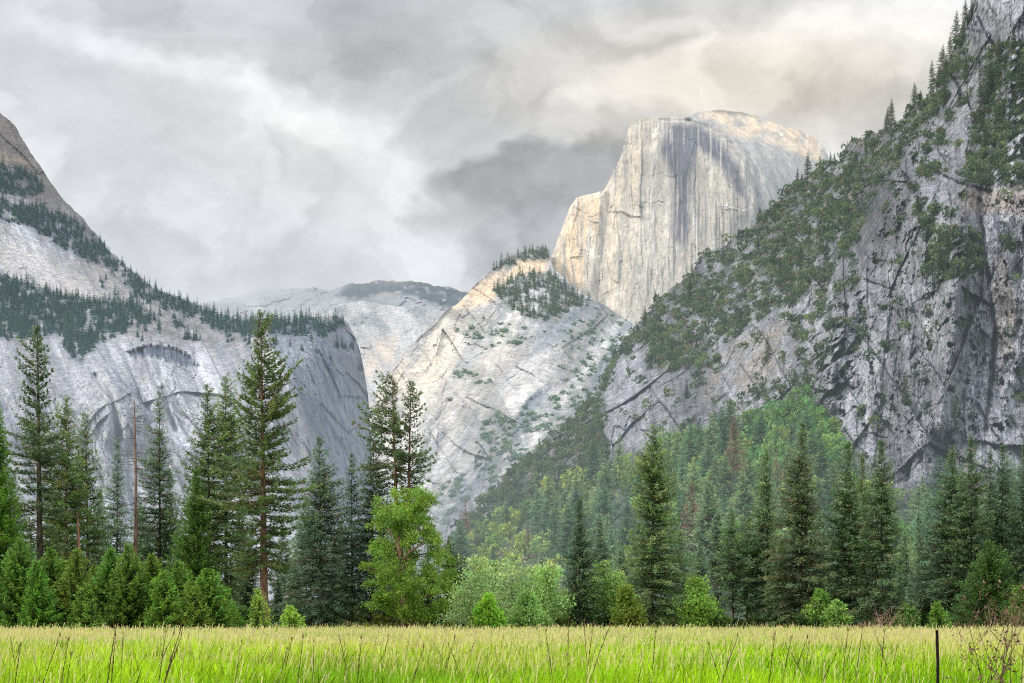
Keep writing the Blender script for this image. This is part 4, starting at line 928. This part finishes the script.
# willows, bushes and small broadleaf trees
def willow(px, yt, D, hw, col, seed, label, n=5200, leaf=.36, name='willow', zb=0.):
    r = np.random.default_rng(seed); H = height(yt, D); R = hw / F * D * 1.25; lobes = []
    k = 9
    for i in range(k):
        t = (i + .5) / k; a = r.random() * 6.28; q = R * (1 - .75 * t ** 1.6) * .62 * math.sqrt(r.random())
        w = R * (.62 - .25 * t) * (.8 + .4 * r.random()); lobes.append((q * math.cos(a), q * math.sin(a), H * (.1 + .8 * t), w, w, H * .13))
    lobes.append((0, 0, H * .92, R * .2, R * .2, H * .09)); lobes.append((0, 0, H * .35, R * .8, R * .8, H * .25))
    tp = np.array([[0, 0, -.2], [.05, 0, H * .3], [-.05, .05, H * .6], [0, 0, H * .95]]); tr = np.array([.16, .12, .08, .02])
    S, T = broadleaf(seed, lobes, n, leaf, np.array(col) * 1.6, tp, tr, True, 'grey', .55, .3, .2)
    return plant(name, S, T, spot(px, D), label, 'tree' if name != 'bush' else 'bush', mat=BROAD)
PG = (.27, .36, .17); YG = (.20, .32, .07)
for a in [(474, 556, 285, 26, PG, 61, 'pale green willow nearest the bright oak'), (512, 553, 292, 30, (.26, .35, .17), 62, 'broad pale willow between the oak and the lone dark fir'),
          (546, 566, 288, 24, (.23, .35, .13), 63, 'green willow touching the lone dark fir from the left'), (489, 594, 275, 15, (.24, .40, .06), 64, 'small bright yellow-green bush in front of the pale willows'),
          (604, 562, 294, 22, (.23, .35, .13), 65, 'green willow between the lone dark fir and the big cone fir'), (628, 585, 280, 15, (.13, .17, .035), 66, 'small olive tree at the left foot of the big cone fir'),
          (697, 577, 286, 21, (.16, .27, .06), 67, 'small bright green tree right of the big cone fir'), (568, 590, 296, 16, PG, 68, 'low pale willow right behind the lone dark fir'),
          (460, 582, 300, 16, (.22, .32, .14), 69, 'pale bush half hidden between oak and first willow'), (528, 590, 280, 20, (.22, .34, .12), 70, 'low willow in front of the broad pale willow'),
          (820, 588, 290, 16, (.15, .26, .06), 71, 'low green bush right of the brownish tall fir'), (836, 600, 285, 12, (.16, .25, .07), 72, 'low bush before the left fir of the row of three'),
          (1022, 585, 280, 20, (.10, .17, .045), 73, 'green bush cut by the right edge of the picture'), (712, 598, 296, 13, (.14, .22, .07), 74, 'low bush at the foot of the slim pine cluster'),
          (300, 605, 300, 18, (.10, .17, .06), 75, 'shaded bush between the tallest pine and the wide grey fir'), (240, 606, 292, 14, (.09, .15, .05), 76, 'shaded bush left of the tallest pine'), (928, 598, 300, 15, (.11, .19, .06), 77, 'bush in the gap before the right edge group'),
          (494, 560, 300, 22, PG, 161, 'tall pale willow standing behind between the two nearest pale willows'), (530, 566, 304, 24, (.24, .35, .15), 162, 'pale willow behind the low willow left of the lone dark fir'), (586, 574, 300, 18, (.24, .35, .14), 163, 'pale willow just right of the lone dark fir'), (620, 572, 304, 20, (.23, .34, .13), 164, 'pale willow behind the small olive tree'),
          (670, 600, 300, 15, (.13, .21, .08), 78, 'low bush behind the right foot of the big cone fir'), (905, 604, 290, 12, (.12, .2, .06), 79, 'low bush at the right foot of the row of three firs')]:
    willow(*a, name='willow' if 'willow' in a[6] else ('bush' if 'bush' in a[6] else 'small_tree'))

# dry reddish brush and fallen wood at the right edge of the meadow
def dry_brush(px, D, hgt, w, seed, label, col, n=26):
    r = np.random.default_rng(seed); B = Soup(); u = np.linspace(0, 1, 5)
    for i in range(n):
        a = r.random() * 6.28; L = hgt * (.5 + .6 * r.random()); o = r.normal(size=2) * w * .35; k = .2 + .5 * r.random(); cc = np.array(col) * (.6 + .7 * r.random())
        p = np.stack([o[0] + np.cos(a) * L * k * u ** 1.4, o[1] + np.sin(a) * L * k * u ** 1.4, L * u], 1); B.tube(p, np.linspace(.06, .015, 5), 4, cc); B.tube(np.array([[0, 0, .02], [o[0] * .5, o[1] * .5, .03], [o[0], o[1], .02]]), np.array([.05, .05, .05]), 4, cc)
        for j in range(4):
            s0 = p[2 + j % 3]; d = unit(r.normal(size=3) + np.array([0, 0, .6])) * L * .3; B.tube(s0 + d * np.linspace(0, 1, 3)[:, None], np.linspace(.035, .012, 3), 3, cc)
    return link('dry_brush', B.mesh('dry_brush', [BARK]), label=label, cat='brush', loc=spot(px, D))
dry_brush(889, 276, 3.4, 3.5, 81, 'pile of pale dead branches at the foot of the row of three firs', (.34, .24, .19))
dry_brush(1004, 262, 3.2, 4, 82, 'reddish dry brush right of the dark wide conifer', (.22, .16, .12), 22)
dry_brush(1022, 258, 4.2, 4, 83, 'reddish dry brush cut by the right picture edge', (.23, .16, .12), 22)
dry_brush(958, 268, 1.6, 3, 84, 'low reddish dry brush at the left foot of the right edge group', (.25, .17, .14), 22)
dry_brush(862, 270, 1.5, 3, 85, 'low reddish dry twigs below the middle fir of the row of three', (.25, .17, .14), 22)

# ----------------------------------------------------------------- forest on the slope of the right-hand cliff
def pick(sheet, fn, n, x0, x1, y0, y1, seed, dmin, thr=.5):
    r = np.random.default_rng(seed); m = n * 40; xs = x0 + (x1 - x0) * r.random(m); ys = y0 + (y1 - y0) * r.random(m)
    f = fn(xs, ys); cy = np.interp(xs, np.linspace(sheet.x0, sheet.x1, sheet.nx), sheet.cy)
    ok = (xs > sheet.x0) & (xs < sheet.x1) & (ys > cy + 1) & (f >= thr) & (r.random(m) < f); out = []; grid = set()
    for x, y in zip(xs[ok], ys[ok]):
        key = (int(x / dmin), int(y / dmin))
        if key in grid: continue
        grid.add(key); p = sheet.at(x, y)
        if p is not None: out.append((x, y, p))
        if len(out) >= n: break
    return out
SLOPEF = grow_set(5, 760, 30., 5.2, (.075, .102, .066), dens=.6)
rr = random.Random(5)
pts = pick(RC, lambda x, y: poly(x, y, [(455, 560), (520, 505), (560, 490), (620, 470), (700, 455), (760, 440), (830, 470), (880, 520), (1024, 520), (1060, 590), (450, 600)], 4), 175, 450, 1050, 440, 600, 15, 9)
pl = []
for x, y, p in pts:
    h = (rr.uniform(12, 23)) / 30.; pl.append(((p[0], p[1], p[2] - .6), h, h * rr.uniform(1.0, 1.5)))
copies('conifer', SLOPEF, pl, 'hazy green conifer in the forest on the slope under the right cliff', 'tree', 'conifers on the slope under the right cliff', [(1.0, 1.2, 1.2), (.85, 1.05, 1.1), (1.5, 1.5, 1.3), (1.15, 1.4, 1.35), (1.7, 1.65, 1.5), (.75, .95, 1.0)], 5)
# broad crowns between them, and the bright grove at the foot of the cliff
def bush_mesh(seed, n, leaf, col, squash=.8, nl=6):
    r = np.random.default_rng(seed); lobes = []
    for i in range(nl):
        a = r.random() * 6.28; q = .55 * math.sqrt(r.random()); w = .42 + .22 * r.random(); lobes.append((q * math.cos(a), q * math.sin(a), .35 + .75 * squash * r.random(), w, w, w * squash))
    T = Soup(); S, _ = broadleaf(seed, lobes, n, leaf, col, None, None, False, dark=.42, core=.5)
    T.tube([[0, 0, -.6], [.03, 0, 0], [0, .03, .5]], np.array([.07, .06, .03]), 5, BARKC['grey'])
    return S.mesh('crown', [BROAD]), T.mesh('trunk', [BARK], None, True)
OAKS = [bush_mesh(800 + i, 520, .17, (.20, .29, .10), .95) for i in range(5)]
pts = pick(RC, lambda x, y: poly(x, y, [(738, 470), (750, 425), (790, 408), (822, 410), (848, 450), (850, 480), (760, 490)], 3), 42, 730, 860, 400, 495, 16, 8)
copies('broadleaf_tree', OAKS, [((p[0], p[1], p[2]), rr.uniform(6, 9), rr.uniform(5, 8)) for x, y, p in pts], 'bright green broadleaf tree in the grove at the foot of the right cliff', 'tree', 'bright grove under the right cliff', [(.85, 1.1, 1.15), (.75, 1.05, 1.25), (1.05, 1.2, 1.1)], 6)
pts = pick(RC, lambda x, y: poly(x, y, [(455, 560), (530, 500), (620, 462), (720, 440), (760, 440), (860, 500), (1024, 520), (1024, 595), (460, 598)], 4), 150, 450, 1030, 435, 600, 17, 10)
copies('broadleaf_tree', OAKS, [((p[0], p[1], p[2]), rr.uniform(5.5, 9), rr.uniform(5, 8)) for x, y, p in pts], 'rounded green broadleaf tree among the conifers on the slope under the right cliff', 'tree', 'broadleaf trees on the slope', [(1.1, 1.15, 1.2), (1.5, 1.35, 1.4), (1.7, 1.45, 1.3), (.9, 1.0, 1.1), (1.35, 1.3, 1.5)], 7)
# rust-coloured dead conifers
DEADF = grow_set(2, 790, 30., 3.6, (.15, .095, .07), dens=.42)
for i, (x, y, h, lab) in enumerate([(466, 556, 24, 'rust-coloured dead conifer right of the bright oak on the slope'), (528, 560, 15, 'short rust-coloured dead conifer above the pale willows'), (692, 590, 28, 'rust-coloured dead conifer right of the big cone fir'), (734, 500, 30, 'reddish dead conifer high in the forest below the cliff'), (776, 505, 18, 'small reddish dead conifer left of the brownish tall fir')]):
    p = RC.at(x, y); copies('dead_conifer', [DEADF[i % 2]], [((p[0], p[1], p[2] - .5), h / 30., h / 30. * 1.0)], lab, 'tree', 'rust-coloured dead conifers', [(1, 1, 1)], i)

# ----------------------------------------------------------------- shrubs and trees on the cliffs
SHR = [bush_mesh(830 + i, 200, .26, (.11, .142, .09), .85, 5) for i in range(6)]
def scatter(sheet, places, name, protos, single, label, cat, group, stuff, tints, limit=300, seed=0, single_mesh=None):
    """the largest as objects, the rest merged into one stuff object"""
    places = sorted(places, key=lambda q: -q[1] / q[0][1]); a, b = places[:limit], places[limit:]
    copies(name, protos, a, label, cat, group, tints, seed)
    if b: merged(stuff[0], b, [pm[0] for pm in protos], tints, stuff[1], cat, seed)
def merged(name, places, meshes, tints, label, cat, seed):
    r = np.random.default_rng(seed + 900); data = []
    for me in meshes:
        v = np.empty(len(me.vertices) * 3, np.float32); me.vertices.foreach_get('co', v); c = np.empty(len(me.vertices) * 4, np.float32); me.color_attributes['Col'].data.foreach_get('color', c)
        q = np.empty(len(me.loops), np.int32); me.loops.foreach_get('vertex_index', q); data.append((v.reshape(-1, 3), c.reshape(-1, 4)[:, :3], q.reshape(-1, 4)))
    S = Soup()
    for loc, sh, sw in places:
        v, c, q = data[r.integers(len(data))]; a = r.random() * 6.28; ca, sa = math.cos(a), math.sin(a); t = np.array(tints[r.integers(len(tints))]) * (.85 + .3 * r.random())
        S.add(np.stack([(v[:, 0] * ca - v[:, 1] * sa) * sw + loc[0], (v[:, 0] * sa + v[:, 1] * ca) * sw + loc[1], v[:, 2] * sh + loc[2]], 1), c * t[None], q)
    link(name, S.mesh(name, [meshes[0].materials[0]]), kind='stuff', label=label, cat=cat)
SPUR = [(444, 548), (500, 482), (600, 395), (612, 470), (640, 480), (560, 505), (460, 565)]
pts = pick(RC, lambda x, y: np.maximum(rc_veg(x, y) * (1 - poly(x, y, FLOOR, 4)), .9 * poly(x, y, SPUR, 4)), 3900, 446, 1060, -60, 560, 21, 2.3, .3)
def shrub_size(x, y):
    k = (1.0 if x < 850 else .85) * (.55 + .85 * rr.random() ** 1.6)
    return 2.7 * k * rr.uniform(.6, 1.5), 2.7 * k * rr.uniform(.8, 1.2)
scatter(RC, [((p[0], p[1], p[2] - .6), *shrub_size(x, y)) for x, y, p in pts], 'cliff_shrub', SHR, None, 'dark green shrub rooted on the right cliff or its wooded spur', 'shrub',
        'shrubs on the right cliff', ('cliff_brush', 'dark green brush covering ledges of the right cliff'), [(1, 1.05, 1.05), (.75, .9, 1.0), (1.2, 1.2, 1.0), (.85, 1.0, .95), (1.6, 1.6, 1.2), (.7, .85, .9), (1.35, 1.4, 1.2)], 300, 8)
UNDER = [bush_mesh(880 + i, 420, .17, (.085, .125, .045), .8, 7) for i in range(5)]
pl = []
for i in range(110):
    px = -10 + 1044 * (i + rr.random()) / 110; D = rr.uniform(282, 318); k = rr.uniform(.8, 2.3); pl.append((spot(px, D), k * rr.uniform(.7, 1.1), k * rr.uniform(.9, 1.6)))
for i in range(46):
    px = 205 + 270 * (i + rr.random()) / 46; D = rr.uniform(322, 345); k = rr.uniform(2.2, 4.2); pl.append((spot(px, D), k, k * rr.uniform(.9, 1.4)))
copies('bush', UNDER, pl, 'low shaded bush in the undergrowth between the tree trunks at the meadow edge', 'bush', 'undergrowth bushes at the meadow edge', [(1, 1, 1), (.7, .8, .8), (1.4, 1.4, 1.0), (1.1, 1.2, 1.1), (1.5, 1.2, .8)], 15)
# skyline and ledge conifers on the cliff
SLIM = grow_set(4, 860, 30., 5.6, (.040, .055, .036), dens=.55)
sky_pts = [(966, 14, 22), (957, 36, 24), (950, 48, 26), (943, 66, 22), (932, 90, 20), (921, 100, 17), (914, 106, 20), (892, 124, 17), (886, 127, 12), (852, 141, 8), (820, 168, 18), (808, 176, 26), (798, 186, 16), (760, 222, 14), (738, 242, 10),
           (692, 280, 22), (684, 284, 16), (700, 264, 10), (655, 306, 14), (645, 320, 12), (588, 408, 20), (835, 163, 16), (848, 146, 10), (830, 166, 12), (972, 20, 18), (945, 105, 20), (966, 84, 22), (980, 120, 26), (985, 150, 24), (990, 100, 22), (1000, 60, 22), (1010, 130, 20), (940, 285, 24), (932, 270, 18), (948, 262, 18), (690, 300, 16), (675, 300, 14), (965, 300, 18), (905, 400, 14), (955, 430, 16)] + [(x, y, rr.uniform(8, 17)) for x, y, p in pick(RC, lambda x, y: rc_veg(x, y) * (1 - poly(x, y, FLOOR, 4)), 70, 500, 1030, 0, 500, 29, 9, .3)]
pl = []
for x, y, h in sky_pts:
    p = RC.at(x, max(y, RC.crest_y(x) + 1.5)); k = h / 30. * rr.uniform(.42, .85); pl.append(((p[0], p[1], p[2] - 1.0), k, k * rr.uniform(.65, 1.0)))
copies('conifer', SLIM, pl, 'small dark conifer clinging to the crest or a ledge of the right cliff', 'tree', 'conifers on the right cliff', [(1, 1, 1), (.8, .9, .9), (1.3, 1.2, 1.0)], 9)

# far conifers: low-detail single meshes
def far_conifer(seed, n=110):
    r = np.random.default_rng(seed); S = Soup(); t = r.random(n) ** 1.25; a = r.random(n) * 6.28; L = .19 * (1 - t) ** .85 * (.55 + .6 * r.random(n)) + .012
    P = np.stack([0 * t, 0 * t, .06 + .9 * t], 1); d = np.stack([np.cos(a) * L, np.sin(a) * L, L * (-.55 + .6 * t)], 1); w = np.stack([-np.sin(a), np.cos(a), 0 * a], 1) * (.018 + .035 * (1 - t))[:, None] * 1.5
    S.kites(P + d * .1, d, w, np.array([[.06, .08, .05]]) * (.6 + .8 * r.random(n))[:, None], .75)
    S.tube([[0, 0, -.05], [0, 0, .5], [0, 0, 1.0]], np.array([.014, .009, .002]), 4, (.06, .05, .045))
    return (S.mesh('conifer', [LEAF]), None)
FARC = [far_conifer(870 + i) for i in range(6)]
def copies1(name, protos, places, label, cat, group, tints, seed):
    rr2 = random.Random(seed)
    base = [bpy.data.objects.new(name, m) for m, _ in protos]
    for i, (loc, sh, sw) in enumerate(places):
        o = base[i % len(base)].copy(); COL.objects.link(o); o.location = loc; o.scale = (sw, sw, sh); o.rotation_euler = (0, 0, rr2.random() * 6.28)
        t = rr2.choice(tints); v = .8 + .4 * rr2.random(); o.color = (t[0] * v, t[1] * v, t[2] * v, 1); o['label'] = label; o['category'] = cat; o['group'] = group
    for o in base: bpy.data.objects.remove(o)
pts = pick(LM, lm_for, 2900, -40, 360, 100, 400, 23, 1.9, .35)
places = sorted([((p[0], p[1], p[2] - 1), h, h) for (x, y, p), h in zip(pts, [rr.uniform(7, 14) + 9 * rr.random() ** 3 for _ in pts])], key=lambda q: -q[1] / q[0][1])
HAZE_BLUE = [(.95, 1.9, 3.2), (.8, 1.65, 2.9), (1.2, 2.0, 2.8), (.65, 1.35, 2.3)]  # blue of the distant haze put into the tree tints
copies1('distant_conifer', FARC, places[:280], 'tiny dark bluish conifer in the forest bands of the left mountain', 'tree', 'conifers on the left mountain', HAZE_BLUE, 11)  # generic far conifers, no particular species
merged('forest', places[280:], [m for m, _ in FARC], HAZE_BLUE, 'dark bluish conifer forest bands across the left mountain', 'forest', 12)
pts = pick(MM, lambda x, y: np.maximum(poly(x, y, MMF[0], 6), poly(x, y, MMF[1], 3)) * sst(-.3, .1, fbm(x / 9., y / 9., 4, 271)), 230, 470, 610, 238, 330, 25, 3., .5)
copies1('fir_tree', FARC, [((p[0], p[1], p[2] - 2), h, h * 1.1) for (x, y, p), h in zip(pts[:230], [rr.uniform(18, 36) for _ in pts])], 'tiny conifer in the patch of forest on the shoulder left of the great dome', 'tree', 'conifers on the shoulder below the dome', [(1.7, 1.9, 1.9), (2.2, 2.2, 1.6), (1.4, 1.7, 1.9)], 13)  # the same generic far conifers, not firs in particular

MB = [bush_mesh(895 + i, 70, .5, (.10, .15, .10), .8, 4) for i in range(3)]
pts = pick(MM, lambda x, y: mm_veg(x, y) * sst(-.1, .3, fbm(x / 7., y / 6., 4, 505)), 420, 400, 660, 300, 540, 27, 2.2, .2)
merged('slope_brush', [((p[0], p[1], p[2] - 2), *(lambda k: (k, k * rr.uniform(.9, 1.4)))(rr.uniform(3.5, 8))) for x, y, p in pts], [m for m, _ in MB], [(1.3, 1.45, 1.7), (1.0, 1.25, 1.5), (1.7, 1.7, 1.6)], 'scattered grey green brush on the pale slopes below the great dome', 'brush', 14)

# ----------------------------------------------------------------- tall stalks and the stake in the meadow
def stalk_meshes(seed):
    r = np.random.default_rng(seed); T = Soup(); S = Soup(); H = 1.0; b = r.uniform(.03, .24); u = np.linspace(0, 1, 9)
    p = np.stack([b * u ** 1.8, .1 * b * u ** 2, H * u * (1 - .12 * b * u)], 1); T.tube(p, np.linspace(.0024, .0009, 9), 4, (.17, .13, .065))
    n = 16; k = 6 + (np.arange(n) % 3); q = p[k] + (p[np.minimum(k + 1, 8)] - p[k]) * r.random((n, 1)) + r.normal(size=(n, 3)) * .0015; d = unit(np.stack([.5 * b + r.normal(size=n) * .12, r.normal(size=n) * .12, np.ones(n)], 1)) * r.uniform(.02, .045, n)[:, None]
    S.kites(q, d, unit(np.cross(d, r.normal(size=(n, 3)))) * .002, np.array([[.16, .11, .06]]) * (.5 + .8 * r.random(n))[:, None])
    S.tube(p[6:9], np.array([.0019, .0019, .0013]), 4, (.12, .08, .045)); return T.mesh('stem', [BARK]), S.mesh('seed_head', [GRASS])
STALK = [stalk_meshes(600 + i) for i in range(8)]
r9 = random.Random(9)
def put_stalk(px, ytop, D, k, rz, label, w=1.):
    H = height(ytop, D); root = link('grass_stalk', None, label=label, cat='grass stalk', group='tall dark stalks in the meadow', loc=spot(px, D)); root.scale = (H * w, H * w, H); root.rotation_euler = (0, 0, rz)
    link('stem', STALK[k][0], root); link('seed_head', STALK[k][1], root)
for i, (px, yt, D, rz) in enumerate([(2, 640, 14, .2), (18, 628, 16, -.3), (52, 636, 18, .3), (60, 650, 20, 0), (96, 622, 15, .2), (104, 630, 16, .1), (132, 624, 14, -.1), (140, 618, 15, .15), (150, 628, 17, .0), (118, 628, 22, 1.5), (228, 640, 20, .4), (290, 634, 18, .2), (312, 640, 22, 1.4),
                                  (350, 632, 16, .1), (392, 640, 17, .5), (430, 636, 21, .2), (566, 618, 22, 1.2), (572, 622, 19, 0.1), (580, 624, 20, .4), (590, 620, 23, 2.), (560, 630, 19, 3.), (648, 632, 21, .3), (700, 630, 17, .1), (735, 642, 20, 3.), (760, 630, 16, .2), (775, 634, 20, .1), (800, 640, 24, .4), (836, 628, 18, .3), (850, 626, 21, .1), (876, 622, 19, .2), (905, 628, 22, 3.1)]):
    put_stalk(px, yt, D, i % 8, rz, 'tall dark grass stalk rising out of the bright meadow grass', 1.1)
for i in range(48):
    D = r9.uniform(24, 60); put_stalk(r9.uniform(-10, 1034), r9.uniform(632, 656), D, r9.randrange(8), r9.uniform(-.6, .6) + (math.pi if r9.random() < .3 else 0), 'tall dark grass stalk rising out of the bright meadow grass', 1.8)
# dry branching weeds at the right edge
def weed(px, ytop, D, lean, seed, label, rad=.006):
    r = np.random.default_rng(seed); H = height(ytop, D); B = Soup(); S = Soup(); u = np.linspace(0, 1, 10)
    p = np.stack([lean * u ** 1.6, .1 * np.sin(u * 3), H * u], 1); B.tube(p, np.linspace(rad, rad * .35, 10), 5, (.11, .075, .06))
    for i in range(7):
        k = 5 + r.integers(0, 5); L = H * .16 * (.5 + r.random()); a = r.choice([-1, 1]) * r.uniform(.3, .9); d = np.array([math.sin(a), r.normal() * .3, math.cos(a)]) * L
        q = p[k] + d * np.linspace(0, 1, 4)[:, None] + np.array([[0, 0, 1]]) * .1 * L * np.linspace(0, 1, 4)[:, None] ** 2; B.tube(q, np.linspace(rad * .45, rad * .2, 4), 4, (.15, .10, .085))
        m = 14; B.kites(q[1 + r.integers(0, 3, m)] + r.normal(size=(m, 3)) * .012, r.normal(size=(m, 3)) * .018 + np.array([0, 0, .012]), r.normal(size=(m, 3)) * .006, np.array([[.22, .14, .11]]) * (.5 + .8 * r.random(m))[:, None])
    root = link('dry_weed', None, label=label, cat='weed', loc=spot(px, D)); link('stem', B.mesh('stem', [BARK], None, True), root)
weed(966, 612, 15, .32, 91, 'dry dark weed bending to the right beside the black stake'); weed(1004, 598, 17, -.35, 92, 'tall dry weed leaning left near the right picture edge'); weed(996, 604, 16, .12, 93, 'upright dry weed behind the leaning ones at the right')
weed(1012, 600, 18, .02, 94, 'straight reddish weed close to the right picture edge'); weed(985, 622, 14, .2, 95, 'short dry weed between the bending weed and the leaning weed'); weed(1020, 590, 20, .1, 96, 'tallest reddish weed at the right picture edge', .007)
def stake():
    D = 15.; H = height(627, D); T = Soup(); z = np.linspace(0, 1, 8)
    T.tube(np.stack([.02 - .03 * z + .004 * np.sin(z * 9), 0 * z, H * z], 1), 0.0135 - .002 * z, 8, (.02, .018, .016)); T.tube([[-.01, 0, H], [-.0102, 0, H + .008], [-.0105, 0, H + .009]], np.array([.0113, .009, .001]), 8, (.05, .04, .035))
    link('wooden_stake', T.mesh('wooden_stake', [BARK], None, True), label='thin black wooden stake standing in the meadow grass at right', cat='stake', loc=spot(938, D))
stake()
